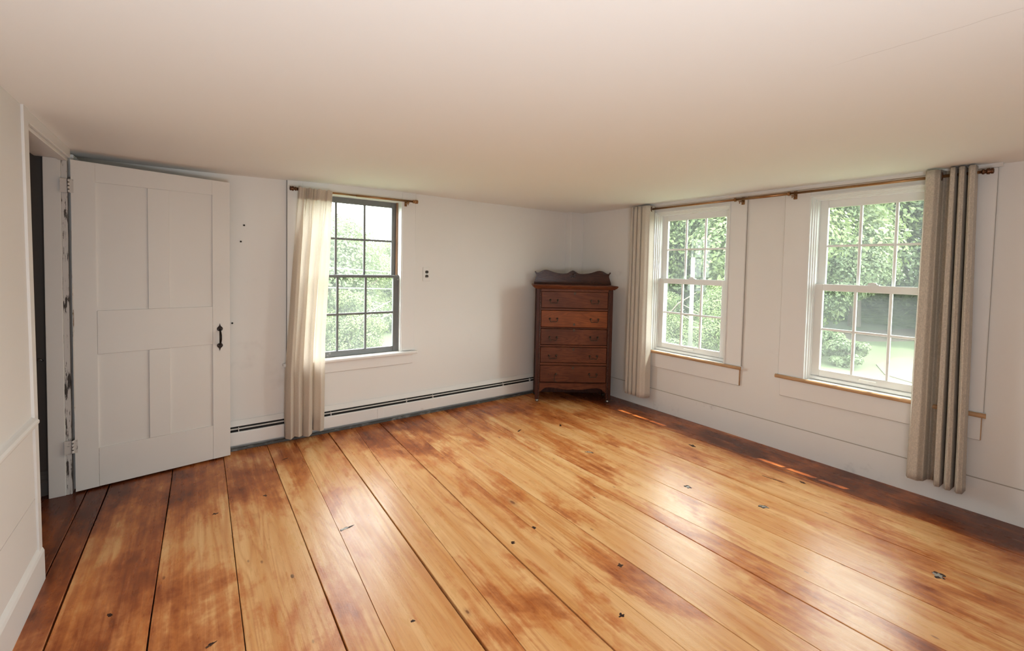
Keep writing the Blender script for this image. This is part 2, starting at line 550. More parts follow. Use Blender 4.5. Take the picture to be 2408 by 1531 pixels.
def struct(o, label=None):
    return tag(o, label, None, None, 'structure')


# ------------------------------------------------------------------ room shell
YB, XR, XL = 3.96, 3.905, -0.56
Y0 = -1.7                                    # wall behind the camera


def ceil_z(x, y):
    t = max(0.0, min(1.0, (x + 0.2) / 1.6))
    z = 2.105 + 0.033 * t * t * (3 - 2 * t)
    z -= 0.012 * max(0.0, (1.5 - y) / 3.0)
    return z + 0.004 * mnoise.noise(Vector((x * 0.8, y * 0.8, 3.1)))


def build_ceiling():
    nx, ny = 46, 52
    x0, x1, y0, y1 = -0.72, 4.0, Y0 - 0.1, 4.05
    vs, fs = [], []
    for j in range(ny + 1):
        for i in range(nx + 1):
            x, y = x0 + (x1 - x0) * i / nx, y0 + (y1 - y0) * j / ny
            vs.append((x, y, ceil_z(x, y)))
    for j in range(ny):
        for i in range(nx):
            a = j * (nx + 1) + i
            fs.append((a, a + nx + 1, a + nx + 2, a + 1))
    mb = MB().add(vs, fs, True)
    mb.box(x0, y0, 2.20, x1, y1, 2.30)
    return mb.build('ceiling', M['ceil'])


struct(build_ceiling(), 'low off-white plaster ceiling')

# back wall (holds window_1) as four blocks round the opening
W1 = dict(x0=0.735, x1=1.597, z0=0.630, z1=2.050)
mb = MB()
for a in ((-0.72, W1['x0'], -0.05, 2.25), (W1['x1'], 4.09, -0.05, 2.25), (W1['x0'], W1['x1'], -0.05, W1['z0']), (W1['x0'], W1['x1'], W1['z1'], 2.25)):
    mb.box(a[0], YB, a[2], a[1], 4.12, a[3])
struct(mb.build('wall_back', M['wall']), 'off-white plaster wall with the old grey window')
# right wall with two openings
W2 = dict(y0=2.02, y1=2.815, z0=0.615, z1=2.035)
W3 = dict(y0=0.605, y1=1.40, z0=0.615, z1=2.035)
mb = MB()
ys = [Y0 - 0.15, W3['y0'], W3['y1'], W2['y0'], W2['y1'], YB]
for i in range(5):
    a, b = ys[i], ys[i + 1]
    if i in (1, 3):
        mb.box(XR, a, -0.05, 4.09, b, 0.615)
        mb.box(XR, a, 2.035, 4.09, b, 2.25)
    else:
        mb.box(XR, a, -0.05, 4.09, b, 2.25)
struct(mb.build('wall_right', M['wall']), 'off-white plaster wall with two white windows')
# wall behind the camera
struct(MB().box(-0.75, Y0 - 0.15, -0.05, 4.0, Y0, 2.25).build('wall_front', M['wall']), 'wall behind the camera')


# left wall leans a little: x = XL at the floor, XL - .03 at the ceiling
def lx(z):
    return XL - 0.03 * z / 2.1


mb = MB()
yb, yt = 2.745, 2.775
mb.hexa([(-0.70, Y0, -0.05), (lx(0), Y0, -0.05), (lx(0), yb, -0.05), (-0.70, yb, -0.05)],
        [(-0.70, Y0, 2.22), (lx(2.1), Y0, 2.22), (lx(2.1), yt, 2.22), (-0.70, yt, 2.22)])
mb.box(-0.704, 3.73, -0.05, -0.605, YB, 2.22)                      # short return behind the door
mb.box(-0.74, 2.76, 2.055, -0.60, 3.74, 2.22)                     # over the doorway
struct(mb.build('wall_left', M['wall_low']), 'near left wall with panelled wainscot')

t1 = empty('trim_1', (-0.6, 3.2, 0))
struct(t1, 'white casing round the doorway on the left')
t1.location = (0, 0, 0)
mb = MB()
mb.hexa([(-0.72, 2.745, 0), (lx(0) + .010, 2.745, 0), (lx(0) + .010, 2.787, 0), (-0.72, 2.787, 0)],
        [(-0.72, 2.775, 2.13), (lx(2.1) + .010, 2.775, 2.13), (lx(2.1) + .010, 2.842, 2.13), (-0.72, 2.842, 2.13)])
mb.build('near_casing', M['trim'], t1)
mb = MB()
mb.box(-0.600, 2.80, 2.052, -0.585, 3.70, 2.118, 0.003)
mb.build('head_casing', M['trim'], t1)
box('head_stop', M['trim'], t1, -0.640, 2.80, 2.035, -0.600, 3.715, 2.056, bev=0.002)
box('head_jamb', M['trim'], t1, -0.740, 2.79, 2.046, -0.640, 3.73, 2.070)
box('hinge_jamb', M['door'], t1, -0.705, 3.713, 0.0, -0.630, 3.740, 2.045, bev=0.002)
box('hinge_strip', M['chip'], t1, -0.630, 3.717, 0.0, -0.603, 3.745, 2.045, bev=0.002)
box('side_casing', M['trim'], t1, -0.605, 3.79, 0.0, -0.585, 3.95, 2.09, bev=0.003)

t2 = struct(empty('trim_2'), 'white chair rail along the near left wall')
prof = [(0, .698), (.010, .702), (.012, .712), (.020, .718), (.026, .728), (.026, .738), (.020, .746), (.008, .750), (0, .754)]
MB().prism(prof, lambda p, k_: (lx(p[1]) + p[0] - .001, (Y0, 2.752)[k_] if True else 0, p[1])).build('rail', M['trim'], t2)
prof = [(0, 0), (.018, 0), (.018, .135), (.014, .146), (.006, .160), (0, .166)]
struct(MB().prism(prof, lambda p, k_: (lx(p[1]) + p[0] - .001, (Y0, 2.786)[k_], p[1])).build('baseboard_left', M['trim']), 'white baseboard of the near left wall')
# wainscot boards under the chair rail: a wide and a narrow one with a fine joint
t3 = struct(empty('trim_3'), 'painted wainscot boards below the chair rail')
for (a, b) in ((0.168, 0.395), (0.398, 0.700)):
    MB().hexa([(lx(a) - .01, Y0, a), (lx(a) + .004, Y0, a), (lx(a) + .004, 2.742, a), (lx(a) - .01, 2.742, a)],
              [(lx(b) - .01, Y0, b), (lx(b) + .004, Y0, b), (lx(b) + .004, 2.742, b), (lx(b) - .01, 2.742, b)]).build('board', M['wall_low'], t3)

# right-hand baseboard
bb = MB()
bb.prism([(0, 0), (.010, 0), (.010, .2145), (0, .2145)], lambda p, k_: (XR - p[0] + .001, (Y0, 3.955)[k_], p[1]))
bbo = struct(bb.build('baseboard_right', M['base']), 'tall scuffed white baseboard under the two white windows')
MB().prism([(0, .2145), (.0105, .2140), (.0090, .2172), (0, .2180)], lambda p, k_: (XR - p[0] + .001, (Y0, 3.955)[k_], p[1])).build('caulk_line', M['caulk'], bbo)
bb = MB()
bb.prism([(0, 0), (.018, 0), (.018, .145), (0, .15)], lambda p, k_: ((-0.6, XR)[k_], Y0 + p[0] - .001, p[1]))
struct(bb.build('baseboard_front', M['base']), 'baseboard behind the camera')
# boxed corner post
struct(MB().box(3.700, 3.868, 0.0, 3.92, 3.97, 2.15, 0.004).build('trim_4', M['wall']), 'boxed corner post where the two walls meet')
# slim strip at the ceiling above the white windows
struct(MB().prism([(0, 0), (.012, 0), (.026, .018), (.026, .05), (0, .05)], lambda p, k_: (XR - .022 - p[0], (0.40, 3.02)[k_], 2.112 + p[1])).build('trim_5', M['trim']), 'slim white ceiling strip over the two white windows')

# small hall beyond the doorway
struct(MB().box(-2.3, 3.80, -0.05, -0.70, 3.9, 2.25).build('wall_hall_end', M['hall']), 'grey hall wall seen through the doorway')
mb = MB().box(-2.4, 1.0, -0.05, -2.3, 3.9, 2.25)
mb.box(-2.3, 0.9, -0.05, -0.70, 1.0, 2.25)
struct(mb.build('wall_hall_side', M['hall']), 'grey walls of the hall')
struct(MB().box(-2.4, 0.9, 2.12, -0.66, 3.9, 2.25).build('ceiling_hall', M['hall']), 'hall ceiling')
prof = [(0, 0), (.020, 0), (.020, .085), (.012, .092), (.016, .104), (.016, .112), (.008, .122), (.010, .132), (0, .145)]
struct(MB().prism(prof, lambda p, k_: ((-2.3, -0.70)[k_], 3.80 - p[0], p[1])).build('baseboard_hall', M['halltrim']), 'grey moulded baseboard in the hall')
lt = tag(empty('latch', (-0.765, 3.80, 0.834)), 'small metal latch on the grey hall wall', 'latch')
MB().lathe([(0, .010), (.003, .010), (.004, .005), (.02, .005)], (0, 0, 0), (0, -1, 0), 10).build('rosette', M['steel'], lt)
MB().tube([(0, -.018, 0), (.012, -.022, .006), (.028, -.022, .004), (.036, -.02, -.006)], .004, 6).build('lever', M['steel'], lt)

# ------------------------------------------------------------------ floor of wide boards
SEAMS = [
    ('hall', [(-1.95, 0), (-1.95, 4)], .004), ('hall', [(-1.55, 0), (-1.55, 4)], .004), ('hall', [(-1.20, 0), (-1.20, 4)], .004), ('hall', [(-0.86, 0), (-0.86, 4)], .005),
    ('a', [(-0.55, 0), (-0.548, 2.79), (-0.540, 3.61)], .007),
    ('b', [(-0.455, 0), (-0.453, 2.27), (-0.450, 2.78), (-0.437, 3.66)], .010),
    ('c', [(-0.150, 0), (-0.146, 2.05), (-0.115, 3.74)], .007),
    ('d', [(0.150, 0), (0.153, 1.85), (0.181, 3.76)], .005),
    ('e', [(0.455, 0), (0.463, 1.63), (0.473, 3.82)], .006),
    ('f', [(0.595, 0), (0.605, 1.53), (0.643, 2.51), (0.672, 3.80)], .0026),
    ('g', [(0.885, 0), (0.893, 1.33), (0.915, 2.6), (0.939, 3.90)], .011),
    ('h', [(1.000, 0), (1.013, 1.25), (1.093, 3.03), (1.162, 3.90)], .0026),
    ('i', [(1.285, 0), (1.294, 1.05), (1.306, 1.75), (1.384, 3.93)], .008),
    ('j', [(1.515, 0), (1.522, 1.20), (1.527, 2.05), (1.575, 3.93)], .0026),
    ('k', [(1.752, 0), (1.752, 1.13), (1.745, 2.35), (1.782, 3.93)], .004),
    ('l', [(1.945, 0), (1.957, 1.97), (1.971, 2.67), (2.044, 3.93)], .0026),
    ('m', [(2.180, 0), (2.178, 0.72), (2.172, 1.56), (2.206, 2.99), (2.253, 3.93)], .005),
    ('n', [(2.365, 0), (2.345, 0.78), (2.318, 1.46), (2.280, 2.33), (2.275, 3.93)], .0026),
    ('o', [(2.640, 0), (2.620, 0.80), (2.584, 1.63), (2.590, 2.23), (2.618, 2.91), (2.664, 3.93)], .004),
    ('p', [(3.080, 0), (3.055, 0.70), (3.060, 1.57), (3.065, 2.22), (3.05, 3.93)], .004),
    ('q', [(3.185, 0), (3.296, 0.94), (3.334, 1.72), (3.34, 3.93)], .0026),
    ('r', [(3.500, 0), (3.505, 0.84), (3.518, 1.6), (3.521, 2.93), (3.52, 3.93)], .004),
]
ROWS = [Y0, -0.6, 0.2, 0.7, 1.2, 1.7, 2.2, 2.7, 3.2, 3.6, 3.955]


def seam_x(pts, y):
    if y <= pts[0][1]:
        return pts[0][0]
    for (xa, ya), (xb, yb_) in zip(pts, pts[1:]):
        if y <= yb_:
            t = (y - ya) / (yb_ - ya)
            return xa + (xb - xa) * t
    return pts[-1][0]


flo = struct(empty('floor'), 'floor of wide honey and red-brown pine boards')
struct(MB().box(-2.35, Y0 - .1, -0.10, 4.0, 4.0, -0.024).build('subfloor', M['sub'], flo))
edges = [([(-2.33, 0), (-2.33, 4)], 0.0)] + [(s[1], s[2]) for s in SEAMS] + [([(3.90, 0), (3.90, 4)], 0.0)]
TONE = {4: .72, 5: .62, 6: .50, 7: .46, 8: .42, 9: .36, 10: .40, 11: .36, 12: .42, 13: .48, 14: .46, 15: .42, 16: .44, 17: .52, 18: .46, 19: .40, 20: .44, 21: .48, 22: .62}
for i in range(len(edges) - 1):
    (pa, ga), (pb, gb) = edges[i], edges[i + 1]
    vs, fs = [], []
    rows = [y for y in ROWS if i > 3 or y >= 0.9] if i > 3 else [1.0, 2.0, 3.0, 3.80]
    ra, rb = random.Random(i * 3 + 1), random.Random(i * 3 + 4)
    zt = -0.0005 + 0.0012 * random.random()
    for y in rows:
        wa = ga * 0.5 * (0.8 + 0.6 * mnoise.noise(Vector((i, y * 1.7, 0)))) * (1.25 if y < 2 else 0.8)
        wb = gb * 0.5 * (0.8 + 0.6 * mnoise.noise(Vector((i + 1, y * 1.7, 0)))) * (1.25 if y < 2 else 0.8)
        xa = seam_x(pa, y) + wa + 0.0015 * mnoise.noise(Vector((i, y * 2.3, 9)))
        xb = seam_x(pb, y) - wb + 0.0015 * mnoise.noise(Vector((i + 1, y * 2.3, 9)))
        ca_, cb_ = (min(0.0020, 0.30 * g_) for g_ in (ga, gb))
        vs += [(xa, y, -0.024), (xa, y, zt - ca_), (xa + ca_, y, zt), (xb - cb_, y, zt), (xb, y, zt - cb_), (xb, y, -0.024)]
    n = len(rows)
    for r in range(n - 1):
        for q in range(5):
            a = r * 6 + q
            fs.append((a, a + 1, a + 7, a + 6))
    fs.append((0, 5, 4, 3, 2, 1))
    e = (n - 1) * 6
    fs.append((e, e + 1, e + 2, e + 3, e + 4, e + 5))
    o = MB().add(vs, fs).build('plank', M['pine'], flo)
    # knots and putty-filled holes let into this board
    for kn, (cx, cy, rx, ry, ang, kc, fill) in enumerate(KNOTS):
        if i > 3 and seam_x(pa, cy) < cx <= seam_x(pb, cy):
            for nm, mt, f_, h_ in (('knot', M['knot'], .72, .0003), ('putty', M['putty'], .46, .0006)):
                if nm == 'putty' and not fill:
                    continue
                rk = random.Random(kn * 7 + len(nm))
                pts_ = []
                for q in range(26):
                    a_ = 2 * math.pi * q / 26
                    rad_ = f_ * (.78 + .75 * mnoise.noise(Vector((math.cos(a_) * 1.6, math.sin(a_) * 1.6, kn * 3.7 + len(nm)))) + .12 * rk.random())
                    ex, ey = rad_ * rx * math.cos(a_), rad_ * ry * math.sin(a_)
                    pts_.append((max(seam_x(pa, cy) + .004, min(seam_x(pb, cy) - .004, cx + ex * math.cos(ang) - ey * math.sin(ang))), cy + ex * math.sin(ang) + ey * math.cos(ang)))
                MB().prism(pts_, lambda p, k_: (p[0], p[1], (zt - .003, zt + h_)[k_])).build(nm, mt, o)
    t = TONE.get(i, 0.6)
    if i <= 3:
        t = 0.8
    o.color = (t, t, t, 1)


# ------------------------------------------------------------------ window 1: old six-over-six, grey sashes
def sash(parent, name, mat, pane_mat, horiz, a0, a1, d0, d1, z0, z1, stile, top, bot, mv, mz, mw, mtop=None, mat_m=None):
    """horiz: 'x' (wall across y) or 'y' (wall across x). a: across, d: depth."""
    def bx(mb_, p0, p1, q0, q1, e0, e1, bev=0.0):
        if horiz == 'x':
            mb_.box(p0, e0, q0, p1, e1, q1, bev)
        else:
            mb_.box(e0, p0, q0, e1, p1, q1, bev)
    mb_ = MB()
    bx(mb_, a0, a0 + stile, z0, z1, d0, d1, .003)
    bx(mb_, a1 - stile, a1, z0, z1, d0, d1, .003)
    bx(mb_, a0 + stile, a1 - stile, z1 - top, z1, d0, d1, .003)
    bx(mb_, a0 + stile, a1 - stile, z0, z0 + bot, d0, d1, .003)
    s = mb_.build(name, mat, parent)
    g0, g1, h0, h1 = a0 + stile, a1 - stile, z0 + bot, z1 - top
    dm = (d0 + d1) / 2
    xs = [g0] + list(mv) + [g1]
    zs = [h0] + list(mz) + [h1]
    for x in mv:
        mm = MB()
        bx(mm, x - mw / 2, x + mw / 2, h0, h1, d0 + .006, d1 - .004, .003)
        mm.build('muntin', mat_m or mat, s)
    for z in mz:
        for i in range(len(xs) - 1):
            mm = MB()
            bx(mm, xs[i] + (mw / 2 if i else 0), xs[i + 1] - (mw / 2 if i < len(xs) - 2 else 0), z - mw / 2, z + mw / 2, d0 + .008, d1 - .006, .003)
            mm.build('muntin', mat_m or mat, s)
    for i in range(len(xs) - 1):
        for j in range(len(zs) - 1):
            mm = MB()
            bx(mm, xs[i] + (mw / 2 if i else 0), xs[i + 1] - (mw / 2 if i < len(xs) - 2 else 0), zs[j] + (mw / 2 if j else 0), zs[j + 1] - (mw / 2 if j < len(zs) - 2 else 0), dm - .0015, dm + .0015)
            mm.build('pane', pane_mat, s)
    return s


w1 = struct(empty('window_1'), 'old double-hung window with grey sashes in the back wall')
box('casing', M['trim'], w1, 0.622, 3.942, 0.640, 0.735, YB, 2.150, bev=.003)
box('casing', M['trim'], w1, 1.597, 3.942, 0.640, 1.729, YB, 2.150, bev=.003)
box('head_casing', M['trim'], w1, 0.735, 3.943, 2.050, 1.597, YB, 2.150, bev=.002)
box('jamb', M['trim'], w1, 0.720, 3.950, 0.632, 0.737, 4.10, 2.055)
box('jamb', M['trim'], w1, 1.590, 3.950, 0.632, 1.607, 4.10, 2.055)
box('head_jamb', M['trim'], w1, 0.735, 3.950, 2.046, 1.597, 4.10, 2.06)
box('stool', M['trim'], w1, 0.590, 3.900, 0.608, 1.751, 4.08, 0.634, bev=.006)
box('apron', M['trim'], w1, 0.632, 3.944, 0.512, 1.718, YB, 0.608, bev=.003)
box('open_joint', M['gap'], w1, 0.6190, 3.950, 0.640, 0.6215, 3.962, 2.128)  # dark strip painting the shade line beside the left casing
box('caulk_line', M['caulk'], w1, 1.7292, 3.954, 0.640, 1.7310, 3.962, 2.14)  # painted shade lines: right of the casing, then under the apron
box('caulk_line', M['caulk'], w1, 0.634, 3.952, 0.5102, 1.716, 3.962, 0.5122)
box('parting_bead', M['beadwood'], w1, 1.578, 4.033, 1.355, 1.5905, 4.062, 2.048, bev=.002)
box('parting_bead', M['beadwood'], w1, 0.7365, 4.033, 1.355, 0.750, 4.062, 2.048, bev=.002)
sash(w1, 'lower_sash', M['oldsash'], M['pane_old'], 'x', 0.737, 1.588, 3.998, 4.031, 0.634, 1.358, .052, .025, .050, (1.032, 1.279), (1.007,), .019)
sash(w1, 'upper_sash', M['oldsash'], M['pane_old'], 'x', 0.742, 1.582, 4.064, 4.092, 1.335, 2.048, .042, .052, .025, (1.032, 1.285), (1.679,), .019)
MB().lathe([(0, .007), (.003, .007), (.006, .004), (.007, .0)], (1.578, 3.998, 1.315), (0, -1, 0), 10).build('sash_stop_bolt', M['steel'], w1)


# ------------------------------------------------------------------ windows 2 and 3: white vinyl six-over-six
def vinyl_window(n, W, cas_lo, cas_hi, st0, st1, ap0, ap1, label):
    r = struct(empty('window_%d' % n), label)
    y0, y1 = W['y0'], W['y1']
    xf = XR - 0.022
    box('casing', M['trim'], r, xf, cas_lo, 0.626, XR, y0 + .004, 2.112, bev=.003)
    box('casing', M['trim'], r, xf, y1 - .004, 0.626, XR, cas_hi, 2.112, bev=.003)
    box('head_casing', M['trim'], r, xf, y0 + .004, 2.058, XR, y1 - .004, 2.112, bev=.002)
    box('caulk_line', M['caulk'], r, XR - .010, cas_lo - .0014, 0.626, XR + .001, cas_lo - .0001, 2.112)  # thin dark strips paint shade along both casings and below the apron
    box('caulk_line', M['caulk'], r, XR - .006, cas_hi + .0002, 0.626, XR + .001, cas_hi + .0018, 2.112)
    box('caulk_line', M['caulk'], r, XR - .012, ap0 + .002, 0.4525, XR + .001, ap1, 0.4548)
    # stepped jamb moulding
    for k_, (a, xa) in enumerate(((0.0, 3.872), (0.010, 3.893), (0.019, 3.912), (0.027, 3.930))):
        mb_ = MB()
        b = a + .0115
        d = 4.085 if k_ == 3 else 3.99
        mb_.box(xa, y0 + a, 0.626, d, y0 + b, 2.060 - a)
        mb_.box(xa, y1 - b, 0.626, d, y1 - a, 2.060 - a)
        mb_.box(xa, y0 + b, 2.060 - b, d, y1 - b, 2.060 - a)
        mb_.build('jamb_moulding', M['vinyl'], r)
    q0, q1 = y0 + .036, y1 - .036
    box('sill_track', M['vinyl'], r, 3.930, q0, 0.630, 4.08, q1, 0.654, bev=.003)
    g = (q1 - q0 - .11) / 3
    mv = (q0 + .055 + g, q0 + .055 + 2 * g)
    lo = sash(r, 'lower_sash', M['vinyl'], M['pane_new'], 'y', q0, q1, 3.945, 3.978, 0.656, 1.376, .055, .052, .054, mv, (1.026,), .018)
    up = sash(r, 'upper_sash', M['vinyl'], M['pane_new'], 'y', q0, q1, 3.984, 4.014, 1.330, 2.024, .055, .058, .045, mv, (1.671,), .018)
    ym = (q0 + q1) / 2
    mb_ = MB()
    mb_.box(3.951, ym - .035, 1.376, 3.976, ym + .035, 1.383, .002)
    mb_.prism([(-.022, 0), (.03, 0), (.03, .010), (.005, .016), (-.015, .012)], lambda p, k_: ((3.955, 3.970)[k_], ym + p[0], 1.382 + p[1]))
    mb_.build('sash_lock', M['vinyl'], lo)
    box('lift_tab', M['vinyl'], lo, 3.934, ym - .05, 0.676, 3.947, ym + .05, 0.690, bev=.003)
    box('stool', M['vinyl'], r, 3.866, st0 + .004, 0.600, 3.95, st1 - .004, 0.626, bev=.003)
    pr = [(0.0, .598), (-.007, .599), (-.013, .606), (-.014, .613), (-.012, .620), (-.006, .626), (0.0, .627)]
    MB().prism(pr, lambda p, k_: (3.868 + p[0], (st0, st1)[k_], p[1])).build('stool_edge', M['rawedge'], r)
    box('apron', M['trim'], r, XR - 0.020, ap0 + .003, 0.455, XR, ap1, 0.600, bev=.002)
    box('apron_end', M['rawedge'], r, XR - 0.020, ap0 + .001, 0.456, XR, ap0 + .0035, 0.600)
    return r


vinyl_window(2, W2, 1.882, 2.985, 1.868, 3.00, 1.889, 2.98, 'white double-hung window nearer the corner chest')
vinyl_window(3, W3, 0.421, 1.577, 0.406, 1.591, 0.424, 1.562, 'white double-hung window nearer the camera, partly behind the linen curtain')

# ------------------------------------------------------------------ four-panel door, swung open
ua = Vector((-0.587, 3.71, 0))
ub = Vector((0.221, 3.815, 0))
drz = math.atan2((ub - ua).y, (ub - ua).x)
d1 = struct(empty('door_1', (ua.x, ua.y, 0.0), drz), 'old white four-panel door standing open on the left')
DW, DT = 0.817, 0.032


def dtop(u):
    return 2.045 - 0.018 * u / DW


def dboard(name, u0, u1, z0, z1, v0=0.0, v1=DT, bev=.0015, top=False):
    if top:
        a = [(u0, v0, z0), (u1, v0, z0), (u1, v1, z0), (u0, v1, z0)]
        b = [(u0, v0, dtop(u0)), (u1, v0, dtop(u1)), (u1, v1, dtop(u1)), (u0, v1, dtop(u0))]
        return MB().hexa(a, b).build(name, M['door'], d1)
    return box(name, M['door'], d1, u0, v0, z0, u1, v1, z1, bev=bev)


dboard('stile', 0.0, 0.1065, 0.012, 0, top=True)
MB().box(-.0012, .0015, .5, .0052, DT - .002, 1.62).build('hinge_edge', M['edgechip'], d1)
MB().box(-.0012, -.0008, .52, .0045, .002, 1.30).build('hinge_edge', M['edgechip'], d1)
dboard('stile', 0.711, DW, 0.012, 0, top=True)
dboard('top_rail', 0.1070, 0.7105, 1.925, 0, v0=.0004, top=True)
dboard('lock_rail', 0.1070, 0.7105, 0.854, 1.128, v0=.0004)
dboard('bottom_rail', 0.1070, 0.7105, 0.012, 0.258, v0=.0004)
dboard('mullion', 0.355, 0.4675, 1.1285, 1.9245, v0=.0006)
dboard('mullion', 0.355, 0.4675, 0.2585, 0.8535, v0=.0006)
for (u0, u1) in ((0.105, 0.357), (0.4655, 0.713)):
    for (z0, z1) in ((1.127, 1.926), (0.256, 0.856)):
        dboard('panel', u0, u1, z0, z1, v0=.009, v1=.022, bev=0)
for z in (1.887, 0.297):
    hg = MB()
    hg.box(-.008, -.002, z - .041, .012, .001, z + .041)
    hg.box(-.046, -.0035, z - .041, -.012, -.0005, z + .041)
    ho = hg.build('hinge', M['hinge'], d1)
    hg = MB()
    hg.tube([(-.010, -.004, z - .042), (-.010, -.004, z + .042)], .0052, 10)
    hg.build('pin', M['iron'], ho)
    for q in (-.0315, -.0105, .0105, .0315):
        MB().tube([(-.010, -.004, z + q - .0082), (-.010, -.004, z + q + .0082)], .0062, 10).build('knuckle', M['chip'], ho)


def spade(cz, s):
    pts = [(0, .042), (.004, .026), (.008, .020), (.016, .012), (.0185, .002), (.015, -.008), (.006, -.013), (0, -.014)]
    pts = pts + [(-x, y) for x, y in pts[-2:0:-1]]
    return [(x, cz + s * y) for x, y in pts]


pu, pz = 0.7535, 0.9025
pl = MB()
for cz, s in ((pz + .058, 1), (pz - .058, -1)):
    pl.prism(spade(cz, s), lambda p, k_: (pu + p[0], (0.0, -.004)[k_], p[1]))
po = pl.build('door_pull', M['iron'], d1)
tag(po, 'black wrought-iron pull with spade ends')
MB().tube([(pu, -.003, pz + .052), (pu, -.022, pz + .040), (pu, -.032, pz + .015), (pu, -.032, pz - .015), (pu, -.022, pz - .040), (pu, -.003, pz - .052)], [.006, .0065, .008, .008, .0065, .006], 10).build('grip', M['iron'], po)
for cz in (pz + .058, pz - .058):
    for dx in (-.011, .011):
        MB().lathe([(0, .0028), (.0015, .0026), (.0025, .0012)], (pu + dx, -.004, cz), (0, -1, 0), 8).build('screw', M['steel'], po)

# ------------------------------------------------------------------ baseboard heater along the back wall
ht = tag(empty('baseboard_heater', (1.5, YB, 0)), 'long white baseboard heater along the back wall', 'heater')
HX0, HX1 = -0.55, 3.66
off = 1.5


def hbox(name, mat, x0, y0, z0, x1, y1, z1, bev=0.0):
    return box(name, mat, ht, x0 - off, y0 - YB, z0, x1 - off, y1 - YB, z1, bev=bev)


hbox('back_plate', M['heater'], HX0, 3.948, 0.02, HX1, 3.958, 0.222, .002)
MB().prism([(3.948, .222), (3.934, .205), (3.922, .190), (3.922, .184), (3.948, .197)], lambda p, k_: ((HX0, HX1)[k_] - off, p[0] - YB, p[1])).build('top_lip', M['heater'], ht)
hbox('element', M['black'], HX0, 3.928, 0.05, HX1, 3.946, 0.178)
MB().prism([(3.903, .1660), (3.901, .1690), (3.917, .1720), (3.919, .1690)], lambda p, k_: ((HX0, HX1)[k_] - off, p[0] - YB, p[1])).build('damper', M['heater'], ht)
MB().prism([(3.897, .047), (3.897, .138), (3.902, .145), (3.908, .147), (3.908, .143), (3.902, .139), (3.902, .047)], lambda p, k_: ((HX0, HX1)[k_] - off, p[0] - YB, p[1])).build('front_panel', M['heater'], ht)
hbox('splice_plate', M['heater'], 1.362, 3.8945, 0.046, 1.418, 3.8975, 0.146, .001)
hbox('toe_strip', M['toe'], HX0, 3.905, 0.0, HX1, 3.925, 0.020, .002)
hbox('toe_lip', M['toe'], HX0, 3.896, 0.018, HX1, 3.912, 0.023, .001)
for x in (-0.2, 0.283, 0.959, 1.645, 1.920, 2.773, 3.15):
    hbox('bracket', M['heater'], x - .002, 3.903, 0.140, x + .002, 3.932, 0.176)

# ------------------------------------------------------------------ outlet and nails on the back wall
ot = tag(empty('wall_outlet', (1.857, YB, 1.372)), 'white wall outlet with two brown sockets beside the old window', 'outlet')
box('cover_plate', M['plate'], ot, -.041, -.006, -.069, .041, .0, .069, bev=.003)
for z in (.021, -.021):
    pts = [(.017 * math.cos(a), max(-.0135, min(.0135, .0175 * math.sin(a)))) for a in [i * math.pi / 10 for i in range(20)]]
    rc = MB().prism(pts, lambda p, k_: (p[0], (-.005, -.009)[k_], z + p[1])).build('socket', M['recept'], ot)
    sl = MB()
    sl.box(-.008, -.0094, z - .002, -.0060, -.009, z + .006)
    sl.box(.0060, -.0094, z - .002, .0080, -.009, z + .006)
    sl.build('slot', M['black'], rc)
    if z < 0:
        box('prong_hood', M['steel'], rc, -.007, -.0098, z - .011, .007, -.009, z - .006)
MB().lathe([(0, .003), (.0015, .0028)], (0, -.006, 0), (0, -1, 0), 8).build('screw', M['steel'], ot)
for x, z, lb in ((0.325, 1.735, 'upper of the two small nails in the wall right of the open door'),
                 (0.303, 1.609, 'lower of the two small nails in the wall right of the open door'),
                 (0.246, 0.982, 'small nail in the wall close to the door edge near the pull')):
    nl = tag(MB().lathe([(0, .0035), (.008, .0035), (.008, .007), (.0105, .006), (.0115, .002)], (0, 0, 0), (0, -1, 0), 10).build('nail', M['iron']), lb, 'nail', 'nails in the back wall')
    nl.location = (x, YB, z)


# ------------------------------------------------------------------ curtain rods
def finial(mb_, p, d):
    mb_.lathe([(0, .012), (.004, .016), (.010, .016), (.012, .012), (.018, .012), (.022, .018), (.032, .019), (.036, .014), (.040, .017), (.048, .017), (.051, .010)], p, d, 16)


rd = tag(empty('curtain_rod', (1.17, 3.88, 2.047)), 'short bronze curtain rod over the old grey window', 'curtain rod')
MB().tube([(-.45, 0, 0), (.00, 0, 0)], .0085, 12).build('rod', M['bronze'], rd)
MB().tube([(-.02, 0, .0), (.50, 0, .004)], .010, 12).build('rod', M['bronze'], rd)
for px, dx in ((-.49, -1), (.50, 1)):
    mb_ = MB()
    finial(mb_, (px, 0, 0.004 if px > 0 else 0), (dx, 0, 0))
    mb_.build('finial', M['brown'] if dx < 0 else M['bronze'], rd)
MB().tube([(-.49, 0, 0), (-.44, 0, 0)], .0125, 12).build('finial_sleeve', M['brown'], rd)
for px in (-.445, .455):
    mb_ = MB()
    mb_.box(px - .008, -.004, -.020, px + .008, .062, -.012, .002)
    mb_.box(px - .012, .054, -.040, px + .012, .062, .020, .003)
    mb_.tube([(px, 0, -.022), (px, 0, -.034)], [.003, .005], 8)
    mb_.tube([(px - .006, .0, -.008), (px + .006, .0, -.008)], .0135, 12)
    mb_.build('bracket', M['bronze'], rd)

